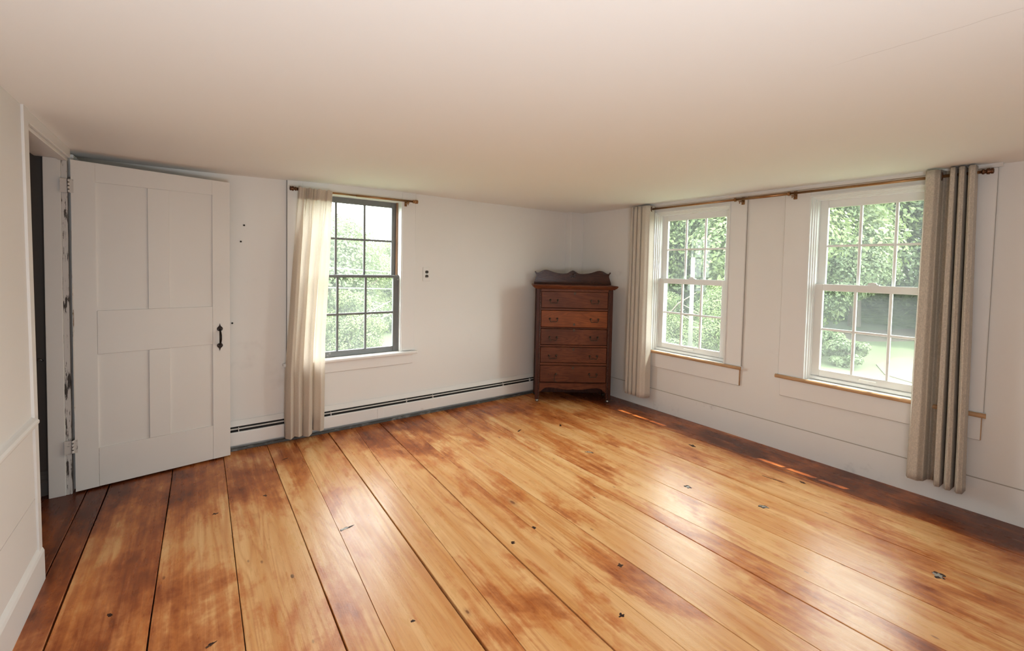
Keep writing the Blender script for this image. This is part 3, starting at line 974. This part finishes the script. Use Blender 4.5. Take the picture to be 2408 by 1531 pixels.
rd2 = tag(empty('curtain_rod', (3.82, 1.75, 2.083)), 'long bronze curtain rod spanning the two white windows', 'curtain rod')
for a, b, rr in ((1.235, .20, .0095), (.205, -.225, .0115), (-.22, -1.27, .0095)):
    MB().tube([(0, a, 0), (0, b, 0)], rr, 12).build('rod', M['bronze'], rd2)
for y in (.203, -.222):
    MB().lathe([(0, .0115), (.002, .016), (.006, .017), (.009, .013), (.012, .017), (.016, .016), (.018, .0115)], (0, y - .009, 0), (0, 1, 0), 16).build('joint_ring', M['bronze'], rd2)
for py, dy in ((1.235, 1), (-1.27, -1)):
    mb_ = MB()
    finial(mb_, (0, py, 0), (0, dy, 0))
    mb_.build('finial', M['brown'], rd2)
for y in (1.19, .165, -.245, -1.225):
    mb_ = MB()
    mb_.box(-.004, y - .008, -.022, .072, y + .008, -.014, .002)
    mb_.box(.058, y - .014, -.040, .066, y + .014, .025, .003)
    mb_.tube([(0, y, -.024), (0, y, -.036)], [.003, .005], 8)
    mb_.build('bracket', M['bronze'], rd2)


# ------------------------------------------------------------------ curtains
def sheet(nu, nv, fn):
    vs = [fn(i / nu, j / nv) for j in range(nv + 1) for i in range(nu + 1)]
    fs = [(j * (nu + 1) + i, j * (nu + 1) + i + 1, (j + 1) * (nu + 1) + i + 1, (j + 1) * (nu + 1) + i) for j in range(nv) for i in range(nu)]
    return vs, fs


def sstep(a, b, x):
    t = max(0.0, min(1.0, (x - a) / (b - a)))
    return t * t * (3 - 2 * t)


def lerp(tab, t):
    for (a, va), (b, vb) in zip(tab, tab[1:]):
        if t <= b:
            return va + (vb - va) * (t - a) / (b - a)
    return tab[-1][1]


def cloth(vs, fs, name, mat, parent, thick=.0016):
    o = MB().add(vs, fs, True).build(name, mat, parent)
    if not thick:                     # a single sheer layer: light passes it once
        return o
    md = o.modifiers.new('thickness', 'SOLIDIFY')
    md.thickness = thick
    md.offset = 0
    return o


# curtain on the old window; t = 0 bottom, 1 top; origin at rod centre of the panel
c1 = tag(empty('curtain', (0.80, 3.862, 0.03)), 'sheer beige curtain hanging over the left side of the old grey window', 'curtain')


def c1fn(dy, z0f, z1f):
    def fn(s, t):
        tt = z0f + (z1f - z0f) * t
        xl = lerp([(0, .590), (.25, .600), (.5, .634), (.75, .662), (.92, .682), (1, .692)], tt)
        xr = lerp([(0, .902), (.1, .905), (.38, .905), (.75, .932), (1, .950)], tt)
        ph = 2 * math.pi * (4.4 * s + .34 * math.sin(3.5 * s + 1.2 * tt) + .12 * math.sin(3.1 * tt))
        head = sstep(.90, .99, tt)
        amp = .010 + .042 * sstep(.97, .70, tt) + .006 * sstep(.4, 0, tt)
        amp *= (.75 + .5 * mnoise.noise(Vector((s * 3.1, tt * 1.2, 4))))
        y = amp * math.sin(ph) + .004 * math.sin(2.3 * ph + 4 * tt)
        gather = .010 * math.exp(-((s - .34) / .16) ** 2) * math.sin(2 * math.pi * 15 * s) * sstep(.80, .97, tt)
        y += gather
        fold = sstep(.99, .80, tt) * (.6 + .8 * abs(mnoise.noise(Vector((s * 2.1, tt * .8, 7)))))
        x = xl + (xr - xl) * (s + (.018 + .056 * fold) * math.sin(ph + 1.6 + .5 * math.sin(2 * ph)) * sstep(0, .06, s) * sstep(1, .94, s))
        zb = .020 + .030 * s + .020 * (1 - math.cos(2 * math.pi * 2 * s)) * .5 + .03 * sstep(.15, 0, s)
        zt = 2.060 + .004 * math.sin(2 * math.pi * 7 * s)
        z = zb + (zt - zb) * tt
        return (x - .80, y + dy - .006 * head, z - .03)
    return fn


cloth(*sheet(150, 70, c1fn(0, 0, 1)), 'panel', M['sheer'], c1, 0)
cloth(*sheet(150, 6, c1fn(.004, .955, .999)), 'header_band', M['sheer_hem'], c1)
cloth(*sheet(150, 5, c1fn(.003, 0.0005, .045)), 'bottom_hem', M['sheer_hem'], c1)

RODX = 3.82


def pleated(parent, name, mat, y_hi_t, y_hi_b, y_lo_t, y_lo_b, ztop, zb, wave, oy, oz, seed, skew=0.0, nu=160):
    """wave: list of (s, x offset from the rod; negative = into the room)"""
    def fn(s, t):
        yh = y_hi_b + (y_hi_t - y_hi_b) * t
        yl = y_lo_b + (y_lo_t - y_lo_b) * t
        # smooth interpolation of the pleat profile
        for (a, va, ya), (b, vb, yb_) in zip(wave, wave[1:]):
            if s <= b + 1e-9:
                q = (s - a) / (b - a)
                xo = va + (vb - va) * (q * q * (3 - 2 * q))
                yy = ya + (yb_ - ya) * q
                break
        flare = 1.0 + .18 * (1 - t) + .08 * mnoise.noise(Vector((s * 4, t * 2.2, seed)))
        x = RODX + xo * flare - .004
        y = yh + (yl - yh) * yy + .004 * mnoise.noise(Vector((s * 6, t * 3, seed + 2))) * (1 - t)
        z0 = zb + .010 * mnoise.noise(Vector((s * 5, 0, seed + 5)))
        zt = ztop(y)
        return (x - RODX, y - oy, z0 + (zt - z0) * t - oz)
    return cloth(*sheet(nu, 40, fn), name, mat, parent, .002)


def mkwave(points):
    n = len(points) - 1
    return [(i / n, p[0], p[1]) for i, p in enumerate(points)]


def grommet(parent, y, dz, oy, oz):
    mb_ = MB()
    R, r = .023, .006
    vs, fs = [], []
    for i in range(20):
        a = 2 * math.pi * i / 20
        for j in range(8):
            b = 2 * math.pi * j / 8
            vs.append(((R + r * math.cos(b)) * math.cos(a), y - oy + .5 * r * math.sin(b) + .25 * R * math.cos(a), (R + r * math.cos(b)) * math.sin(a) + dz - oz))
    for i in range(20):
        for j in range(8):
            fs.append((i * 8 + j, ((i + 1) % 20) * 8 + j, ((i + 1) % 20) * 8 + (j + 1) % 8, i * 8 + (j + 1) % 8))
    mb_.add(vs, fs, True).build('grommet', M['brown'], parent)


# cream curtain at the far end of the long rod
c2 = tag(empty('curtain', (RODX, 2.92, 0.13)), 'cream curtain drawn in tight pleats beside the corner chest', 'curtain')
wv = mkwave([(.016, 0.0), (-.036, .02), (-.042, .11), (.010, .145), (.012, .17), (-.040, .20), (-.043, .31), (.010, .345), (.012, .37), (-.043, .40), (-.046, .53), (.008, .57), (.012, .60), (-.050, .64), (-.056, .80), (-.030, .93), (.030, 1.0)])
pleated(c2, 'panel', M['cream'], 3.045, 3.050, 2.795, 2.785, lambda y: 2.118, .128, wv, 2.92, .13, 3.0)
for y in (2.807, 2.88, 2.94, 3.0):
    grommet(c2, y, 2.083, 2.92, .13)

# heather linen curtain at the near end
c3 = tag(empty('curtain', (RODX, 0.60, 0.13)), 'heather linen curtain with bronze grommets at the near white window', 'curtain')
wv = mkwave([(.030, 0.0), (-.030, .0), (-.055, .05), (-.058, .20), (-.030, .29), (.030, .33), (.050, .38), (.052, .46), (-.030, .50), (-.056, .53), (-.052, .60), (.035, .63), (.040, .66), (-.040, .68), (-.058, .72), (-.050, .78), (.040, .81), (.045, .84), (-.040, .86), (-.062, .91), (-.050, .985), (.020, 1.0)])
pleated(c3, 'panel', M['linen'], .722, .735, .498, .470, lambda y: 2.122, .135, wv, .60, .13, 8.0, nu=210)
for y in (.652, .605, .570, .53):
    grommet(c3, y, 2.083, .60, .13)

# ------------------------------------------------------------------ oak chest of drawers across the corner
ca = Vector((3.03, 3.615, 0))
cb = Vector((3.659, 3.163, 0))
crz = math.atan2((cb - ca).y, (cb - ca).x)
OU = 0.3745                                             # centre of the front, measured from the left leg
cu = (cb - ca).normalized()
ch = tag(empty('chest_of_drawers', (ca.x + cu.x * OU, ca.y + cu.y * OU, 0), crz), 'tall dark oak chest of drawers with a scrolled backboard across the corner', 'chest')


def cbox(name, mat, u0, v0, z0, u1, v1, z1, bev=.002, parent=None):
    return box(name, mat, parent or ch, u0 - OU, v0, z0, u1 - OU, v1, z1, bev=bev)


CL, CR, CD = -0.036, 0.787, 0.300
# four posts that run down into legs, each with a caster
posts = []
for (u0, u1, v0, v1) in ((CL, .012, 0, .045), (.735, CR, 0, .045), (CL, .005, CD - .04, CD), (.746, CR, CD - .04, CD)):
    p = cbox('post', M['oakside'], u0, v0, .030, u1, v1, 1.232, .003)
    um, vm = (u0 + u1) / 2 - OU, (v0 + v1) / 2
    MB().lathe([(0, .013), (.004, .018), (.014, .019), (.024, .016), (.030, .008)], (um, vm, 0), (0, 0, 1), 12).build('caster', M['steel'] if v0 == 0 else M['pull'], p)
    posts.append(p)
# rope-carved beads on the front posts
for k_, (u0, u1) in enumerate(((-.012, .009), (.738, .759))):
    uc, rr = (u0 + u1) / 2 - OU, .0085
    mb_ = MB().tube([(uc, -.001, .035), (uc, -.001, 1.228)], .0055, 8)
    n = 68
    for i in range(n):
        z = .045 + (1.215 - .045) * i / (n - 1)
        vs = [(uc + rr, -.001, z + .0035), (uc, -.0105, z), (uc - rr, -.001, z - .0035), (uc + rr, -.001, z + .0095), (uc, -.0115, z + .0075), (uc - rr, -.001, z + .0035), (uc, -.002, z + .014), (uc, -.002, z - .007)]
        mb_.add(vs, [(0, 1, 4, 3), (1, 2, 5, 4), (3, 4, 6), (4, 5, 6), (0, 7, 1), (1, 7, 2)], True)
    mb_.build('rope_moulding', M['carve'], posts[k_])
for (u0, u1, nm) in ((CL + .008, CL + .020, 'side_panel'), (CR - .020, CR - .008, 'side_panel')):
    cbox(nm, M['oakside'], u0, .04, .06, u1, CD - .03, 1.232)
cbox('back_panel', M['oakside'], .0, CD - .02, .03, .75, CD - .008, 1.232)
# drawers
DR = [(1.026, 1.207), (.818, 1.001), (.626, .803), (.431, .604), (.217, .403)]
for (z0, z1) in ((1.207, 1.232), (1.003, 1.024), (.805, .816), (.606, .624), (.405, .429), (.203, .215)):
    cbox('rail', M['oak'], .012, .006, z0, .735, .05, z1, .001)


def pull(parent, u, z, half=.040, drop=.034, broken=0):
    mb_ = MB()
    for sx in ((-1, 1) if not broken else (1,)):
        mb_.lathe([(0, .011), (.003, .010), (.004, .006), (.012, .006), (.016, .008), (.019, .004)], (u + sx * half, -.0005, z), (0, -1, 0), 10)
    if not broken:
        pth = [(-half, 0), (-half - .002, -.012), (-half + .004, -drop + .004), (-half + .012, -drop), (-half * .45, -drop + .001), (0, -drop + .005), (half * .45, -drop + .001), (half - .012, -drop), (half - .004, -drop + .004), (half + .002, -.012), (half, 0)]
        mb_.tube([(u + a, -.013, z + b) for a, b in pth], .0036, 8)
    else:
        MB().lathe([(0, .005), (.004, .005)], (u - half, -.0005, z), (0, -1, 0), 8).build('bolt_stub', M['pull'], parent)
        a = u + half
        pth = [(0, 0), (-.014, .001), (-.017, -.010), (-.016, -.040), (-.020, -.060), (-.016, -.072), (-.004, -.080), (.006, -.081)]
        mb_.tube([(a + p, -.010, z + q) for p, q in pth], .0036, 8)
    return mb_.build('pull', M['pull'], parent)


KEYZ = [1.187, .852, .790, .580, .377]
PZ = [(1.113, 1.113), (.912, .912), (.710, .715), (.510, .512), (.308, .314)]
for i, (z0, z1) in enumerate(DR):
    mat = M['oak2'] if i == 1 else M['oak']
    d = cbox('drawer', mat, .0145, .003, z0 + .003, .7325, .27, z1 - .003, .003)
    if i == 1:
        tag(d, 'lighter orange drawer front set in upside down')
    pull(d, .148 - OU, PZ[i][0], broken=1 if i == 4 else 0)
    pull(d, .590 - OU, PZ[i][1])
    kz = KEYZ[i]
    ku = .372 - OU
    mb_ = MB()
    sgn = -1 if i == 1 else 1
    mb_.prism([(0, .016), (.008, .010), (.0115, 0), (.007, -.009), (0, -.017), (-.007, -.009), (-.0115, 0), (-.008, .010)], lambda p, k_: (ku + p[0], (.004, .0012)[k_], kz + sgn * p[1]))
    es = mb_.build('escutcheon', M['pull'], d)
    mb_ = MB()
    mb_.prism([(.004 * math.cos(a), .003 + .004 * math.sin(a)) for a in [q * math.pi / 5 for q in range(10)]], lambda p, k_: (ku + p[0], (.003, .0004)[k_], kz + sgn * p[1]))
    mb_.box(ku - .0018, .0004, kz - .008, ku + .0018, .003, kz + .002)
# scalloped apron
half = [(.012, .105), (.030, .118), (.045, .133), (.062, .147), (.085, .157), (.115, .160), (.16, .157), (.22, .148), (.28, .140), (.325, .137), (.350, .139), (.372, .146)]
low = half + [(.747 - x, z) for x, z in half[-2::-1]]
pts = low + [(.735, .215), (.012, .215)]
MB().prism(pts, lambda p, k_: (p[0] - OU, (.006, .024)[k_], p[1])).build('apron', M['oak'], ch)
# moulded top
tp = MB()
prof = [(.000, 1.232), (-.006, 1.234), (-.010, 1.242), (-.022, 1.247), (-.026, 1.254), (-.030, 1.260), (-.034, 1.266), (-.032, 1.273), (-.026, 1.276)]
ring = []
for o_, z in prof:
    e = -o_ + .012
    ring.append([(CL - e - OU, o_, z), (CR + e - OU, o_, z), (CR + e - OU, CD + .006, z), (CL - e - OU, CD + .006, z)])
vs = [p for r in ring for p in r]
fs = [(3, 2, 1, 0)] + [tuple(4 * (len(ring) - 1) + i for i in range(4))]
for r in range(len(ring) - 1):
    for i in range(4):
        fs.append((4 * r + i, 4 * r + (i + 1) % 4, 4 * r + 4 + (i + 1) % 4, 4 * r + 4 + i))
tp.add(vs, fs)
tp.build('top', M['oak'], ch)
# scrolled backboard; outline from the left ear to the right ear
ol = [(-.058, 1.277), (-.054, 1.300), (-.044, 1.330), (-.034, 1.358), (-.031, 1.378), (-.036, 1.392), (-.044, 1.402), (-.050, 1.414), (-.046, 1.421), (-.038, 1.418), (-.034, 1.408), (-.022, 1.403),
      (-.006, 1.405), (.010, 1.413), (.030, 1.425), (.052, 1.434), (.075, 1.438), (.100, 1.435), (.130, 1.425), (.165, 1.413), (.205, 1.404), (.250, 1.399), (.290, 1.398), (.318, 1.402), (.340, 1.414), (.362, 1.428), (.383, 1.436)]
ol2 = ol + [(.766 - x, z) for x, z in ol[-2::-1]]
bk = MB().prism(ol2, lambda p, k_: (p[0] - OU, (.268, .288)[k_], p[1])).build('backboard', M['oakback'], ch)
for sx in (0, 1):
    sc_ = [(-.050, 1.414), (-.046, 1.421), (-.038, 1.418), (-.034, 1.408), (-.022, 1.403), (-.006, 1.405), (.010, 1.413), (.030, 1.425), (.052, 1.434), (.062, 1.436), (.052, 1.420), (.036, 1.412), (.030, 1.398), (.008, 1.396), (-.020, 1.398), (-.038, 1.401)]
    if sx:
        sc_ = [(.766 - x, z) for x, z in sc_]
    MB().prism(sc_, lambda p, k_: (p[0] - OU, (.269, .260)[k_], p[1])).build('scroll_carving', M['carve'], bk)
rz_ = MB()
rc_u, rc_z = .383 - OU, 1.394
for i in range(8):
    a = 2 * math.pi * i / 8 + math.pi / 8
    cx, cz = rc_u + .026 * math.cos(a), rc_z + .028 * math.sin(a)
    px, pz_ = math.cos(a), math.sin(a)
    qx, qz = -pz_, px
    vs = [(cx + px * .015, .265, cz + pz_ * .015), (cx + qx * .010, .262, cz + qz * .010), (cx - px * .014, .262, cz - pz_ * .014), (cx - qx * .010, .262, cz - qz * .010), (cx, .252, cz)]
    rz_.add(vs, [(0, 1, 4), (1, 2, 4), (2, 3, 4), (3, 0, 4)], True)
rz_.prism([(.038 * math.cos(q * math.pi / 4 + math.pi / 8 * 0), .042 * math.sin(q * math.pi / 4)) for q in range(8)], lambda p, k_: (rc_u + p[0], (.269, .263)[k_], rc_z + p[1]))
ro = rz_.build('rosette', M['carve'], bk)
MB().lathe([(0, .010), (.004, .0095), (.008, .006), (.010, .001)], (rc_u, .256, rc_z), (0, -1, 0), 12).build('boss', M['oakback'], bk)

# ------------------------------------------------------------------ outdoors
GZ = -2.2
k = NT('summer_lawn')
v = k.coords()
c = k.mix(k.noise(v, 0.5, 6), (0.034, 0.050, 0.020, 1), (0.064, 0.078, 0.034, 1))
c = k.mix(k.step(k.noise(v, 18, 4), 0.4, 0.7), c, (0.052, 0.075, 0.026, 1))
k.l(c, k.p.inputs['Base Color'])
k.p.inputs['Roughness'].default_value = 0.9
M['lawn'] = k.m
M['gravel'] = paint('dry_dirt_drive', (0.064, 0.048, 0.034), 0.9, 0.15, 2.0, 0.2, 30.0)


def leafmat(name, a, b, c_):
    k = NT(name)
    v = k.coords()
    gi = k.n('ShaderNodeNewGeometry')
    f = k.noise(v, 0.9, 4)
    col = k.mix(k.step(f, 0.35, 0.65), C4(a), C4(b))
    col = k.mix(k.math('MULTIPLY', gi.outputs['Random Per Island'], 0.6), col, C4(c_))
    k.l(col, k.p.inputs['Base Color'])
    k.p.inputs['Roughness'].default_value = 0.55
    tr = k.n('ShaderNodeBsdfTranslucent')
    k.l(col, tr.inputs['Color'])
    mx = k.n('ShaderNodeMixShader')
    mx.inputs[0].default_value = 0.4
    k.l(k.p.outputs[0], mx.inputs[1])
    k.l(tr.outputs[0], mx.inputs[2])
    k.l(mx.outputs[0], k.out.inputs['Surface'])
    return k.m


M['leafA'] = leafmat('maple_leaves', (0.062, 0.102, 0.034), (0.136, 0.180, 0.059), (0.186, 0.223, 0.093))
M['leafB'] = leafmat('oak_leaves', (0.053, 0.087, 0.037), (0.105, 0.143, 0.059), (0.155, 0.192, 0.090))
M['bark'] = paint('grey_bark', (0.16, 0.13, 0.10), 0.9, 0.25, 5.0, 0.4, 12.0)

def ground_grid():
    n = 60
    vs, fs = [], []
    for j in range(n + 1):
        for i in range(n + 1):
            x, y = -70 + 190 * i / n, -70 + 190 * j / n
            d = max(abs(x - 1.5), abs(y - 1.5))
            vs.append((x, y, GZ + 0.02 * mnoise.noise(Vector((x * .06, y * .06, 0))) * sstep(8, 25, d)))
    for j in range(n):
        for i in range(n):
            a = j * (n + 1) + i
            fs.append((a, a + 1, a + n + 2, a + n + 1))
    return MB().add(vs, fs, True).build('ground', M['lawn'])


struct(ground_grid(), 'lawn outside the windows')


def leaf_mesh(name, n, seed, rx, rz, lobes, size, mat):
    rnd = random.Random(seed)
    cen = []
    for i in range(lobes):
        a, h = rnd.uniform(0, 2 * math.pi), rnd.uniform(-1, 1)
        q = math.sqrt(max(0, 1 - h * h)) * rnd.uniform(.35, .75)
        cen.append((Vector((q * rx * math.cos(a), q * rx * math.sin(a), h * rz * .72)), rnd.uniform(.30, .52) * min(rx, rz)))
    vs, fs = [], []
    for i in range(n):
        c_, r = cen[rnd.randrange(lobes)]
        d = Vector((rnd.gauss(0, 1), rnd.gauss(0, 1), rnd.gauss(0, 1) + .25)).normalized()
        p = c_ + Vector((d.x * r * 1.15, d.y * r * 1.15, d.z * r * .85)) * (rnd.random() ** .28)
        nn = (d + Vector((rnd.uniform(-.7, .7), rnd.uniform(-.7, .7), rnd.uniform(.0, .9)))).normalized()
        t = nn.cross(Vector((rnd.uniform(-1, 1), rnd.uniform(-1, 1), rnd.uniform(-1, 1)))).normalized()
        b = nn.cross(t)
        s = size * rnd.uniform(.6, 1.25)
        o_ = len(vs)
        vs += [(p + t * s)[:], (p + b * s * .55 + nn * s * .12)[:], (p - t * s)[:], (p - b * s * .55 + nn * s * .12)[:]]
        fs.append((o_, o_ + 1, o_ + 2, o_ + 3))
    me = bpy.data.meshes.new(name)
    me.from_pydata(vs, [], fs)
    me.materials.append(mat)
    me.update()
    return me


CROWN = [leaf_mesh('crown', 46000, 11, 3.2, 4.0, 30, .075, M['leafA']), leaf_mesh('crown', 46000, 23, 3.6, 4.4, 34, .082, M['leafB']), leaf_mesh('crown', 38000, 37, 2.8, 3.4, 26, .072, M['leafA'])]
SHRUB = leaf_mesh('foliage', 9000, 51, 1.0, .62, 14, .055, M['leafB'])


def trunk_mb(h, r, seed):
    rnd = random.Random(seed)
    mb_ = MB()
    mb_.tube([(0, 0, -.3), (.05, .03, h * .3), (-.04, .06, h * .6), (.03, 0, h)], [r * 1.25, r, r * .75, r * .3], 10)
    for i in range(6):
        a = rnd.uniform(0, 6.28)
        z0 = h * rnd.uniform(.35, .75)
        l_ = rnd.uniform(1.2, 2.2)
        mb_.tube([(0, 0, z0), (l_ * .5 * math.cos(a), l_ * .5 * math.sin(a), z0 + l_ * .45), (l_ * math.cos(a), l_ * math.sin(a), z0 + l_ * .7)], [r * .45, r * .3, r * .12], 6)
    return mb_


def tree(x, y, top, kind, sc, label, group):
    r = tag(empty('tree', (x, y, GZ)), label, 'tree', group)
    cr = bpy.data.objects.new('crown', CROWN[kind])
    COL.objects.link(cr)
    cr.parent = r
    cr['kind'] = 'stuff'
    hz = (4.0, 4.4, 3.4)[kind] * sc * 1.12
    cz = top - hz - GZ
    cr.location = (0, 0, cz)
    cr.scale = (sc, sc, sc)
    cr.rotation_euler = (0, 0, (x * 1.7 + y * .9) % 6.28)
    trunk_mb(cz + .5, .16 * sc + .03, int(x * 10 + y)).build('trunk', M['bark'], r)
    return r


# beyond the old window (back)
TB = 'trees beyond the old window'
tree(5.75, 21.0, 4.15, 0, .68, 'tall pale green tree rising left in the top panes of the old grey window', TB)
tree(10.4, 27.5, 3.8, 2, .85, 'pale tree with its crown low in the right top pane of the old grey window', TB)
tree(11.2, 34.5, 3.7, 1, .85, 'distant tree low against the sky between the two top trees of the old grey window', TB)
tree(8.4, 24.5, 2.35, 1, .62, 'broad bushy tree in the right middle panes of the old grey window', TB)
tree(6.6, 23.0, 2.2, 0, .60, 'yellow-green bushy tree in the centre panes of the old grey window', TB)
tree(3.6, 18.5, 4.0, 1, .85, 'dark leafy tree behind the sheer curtain', TB)
tree(4.6, 16.0, .9, 2, .46, 'low leafy tree in the bottom left panes of the old grey window', TB)
# beyond the white windows (right)
TR = 'trees beyond the white windows'
for (x, y, top, kind, sc, lb) in (
        (22.0, 17.2, 10.2, 0, 1.5, 'tree at the left edge of the far white window'),
        (25.5, 14.6, 11.6, 1, 1.55, 'leafy tree close behind the utility pole'),
        (22.8, 11.3, 9.8, 0, 1.42, 'bright green tree just right of the utility pole'),
        (26.5, 10.2, 12.0, 2, 1.9, 'tall tree behind the wall between the two white windows'),
        (25.0, 8.9, 6.6, 1, .86, 'tree with a bare trunk at the left of the near white window'),
        (31.0, 25.5, 10.2, 1, 1.6, 'back-row tree seen past the left side of the far white window'),
        (33.0, 20.0, 10.0, 0, 1.6, 'back-row tree behind the pole'),
        (36.5, 14.6, 14.0, 1, 1.75, 'back-row tree filling the left panes of the near white window'),
        (38.0, 10.6, 14.6, 0, 1.85, 'back-row tree in the middle panes of the near white window'),
        (39.5, 6.6, 13.6, 1, 1.75, 'back-row tree above the dirt drive beside the linen curtain'),
        (37.0, 2.4, 13.6, 2, 2.1, 'back-row tree hidden behind the linen curtain'),
        (36.0, -3.0, 9.6, 0, 1.6, 'back-row tree right of the linen curtain'),
        (17.2, 11.9, 1.0, 2, .50, 'low young tree in the left lower panes of the far white window'),
        (17.6, 9.2, 1.4, 0, .52, 'low young tree in the right lower panes of the far white window')):
    tree(x, y, top, kind, sc, lb, TR)
for (x, y, s, lb) in ((21.3, 6.05, 1.0, 'dark round shrub beside the dirt drive'), (22.2, 7.3, 1.2, 'shrub left of the dark round one beside the drive'),
                      (18.2, 10.4, 1.3, 'shrub below the two young trees'), (15.6, 9.9, .9, 'shrub at the foot of the utility pole'), (20.3, 14.0, 1.5, 'shrub left of the utility pole')):
    sh = tag(empty('shrub', (x, y, GZ)), lb, 'shrub', 'shrubs along the drive')
    fo = bpy.data.objects.new('foliage', SHRUB)
    COL.objects.link(fo)
    fo.parent = sh
    fo['kind'] = 'stuff'
    fo.location = (0, 0, .52 * s)
    fo.scale = (s, s, s)
    MB().tube([(0, 0, -.1), (.03, .02, .5 * s)], [.05, .02], 6).build('stem', M['bark'], sh)


ug = leaf_mesh('undergrowth', 60000, 77, 1.6, 1.7, 40, .13, M['leafB'])
for v_ in ug.vertices:
    v_.co = (v_.co.x * .9, v_.co.y * 7.2, v_.co.z)
uo = bpy.data.objects.new('undergrowth', ug)
COL.objects.link(uo)
uo.location = (42.5, 9.0, GZ + 1.25)
tag(uo, 'band of dark undergrowth beyond the dirt drive', 'undergrowth', None, 'stuff')


def patch(name, pts, label):
    c_ = GZ + .022
    struct(MB().prism(pts, lambda p, k_: (p[0], p[1], (c_ - .5, c_)[k_])).build(name, M['gravel']), label)


patch('road', [(18.5, -12), (19.2, 3.0), (20.6, 4.75), (22.6, 5.5), (25.2, 5.5), (29.5, 3.0), (34, -12)], 'dry dirt drive seen through the near white window')
patch('road', [(28.5, 14), (27.6, 9.6), (31.0, 7.2), (35.0, 5.4), (41.0, 4.5), (40.0, 8.0), (34.0, 10.0), (30.5, 14)], 'far branch of the dirt drive under the trees')

M['pole'] = paint('weathered_pole_wood', (0.11, 0.105, 0.088), 0.85, 0.1, 4.0, 0.2, 20.0)
up = tag(empty('utility_pole', (15.0, 9.15, GZ)), 'weathered utility pole among the trees beyond the far white window', 'pole')
MB().tube([(0, 0, -.3), (0, 0, 4.18)], [.085, .066], 12).build('shaft', M['pole'], up)
up2 = tag(empty('utility_pole', (11.25, 10.65, GZ)), 'second utility pole, carrying the two lines past the old grey window', 'pole')
MB().tube([(0, 0, -.3), (0, 0, 3.6)], [.085, .066], 12).build('shaft', M['pole'], up2)
M['wire'] = paint('grey_cable', (0.30, 0.30, 0.29), 0.6, 0.02, 3.0, 0.0)
for z0, z1, lb in ((.67, 3.30, 'upper power line crossing the old grey window'), (.63, 1.34, 'lower power line crossing the old grey window')):
    a, b = Vector((14.92, 9.18, z0)), Vector((-22.0, 23.2, z1))
    pts = []
    for i in range(2, 21):
        t = i / 20
        p = a.lerp(b, t)
        p.z -= 1.2 * (t * (1 - t)) * (.6 if z1 > 2 else .4)
        pts.append(p)
    tag(MB().tube(pts, .016, 6).build('power_line', M['wire']), lb, 'cable', 'power lines')
a, b = Vector((15.06, 9.17, -.62)), Vector((26.4, 10.2, -1.55))
tag(MB().tube([a.lerp(b, i / 8) - Vector((0, 0, .3 * (i / 8) * (1 - i / 8))) for i in range(9)], .013, 6).build('stay_wire', M['wire']), 'thin stay wire running right from the utility pole in the far white window', 'cable')

# outside of the house: clapboard skin is the walls' outer face; unseen eaves added to trim the sun to a strip
sun_trim_eave = struct(MB().prism([(4.09, 2.66), (4.672, 2.60), (4.672, 2.72), (4.09, 2.95)], lambda p, k_: (p[0], (Y0 - .6, 4.6)[k_], p[1])).build('roof', M['roofing']), 'eaves over the white windows')
struct(MB().box(-2.6, Y0 - .3, 2.32, 4.12, 4.14, 3.2).build('roof', M['siding']), 'upper storey of the house')
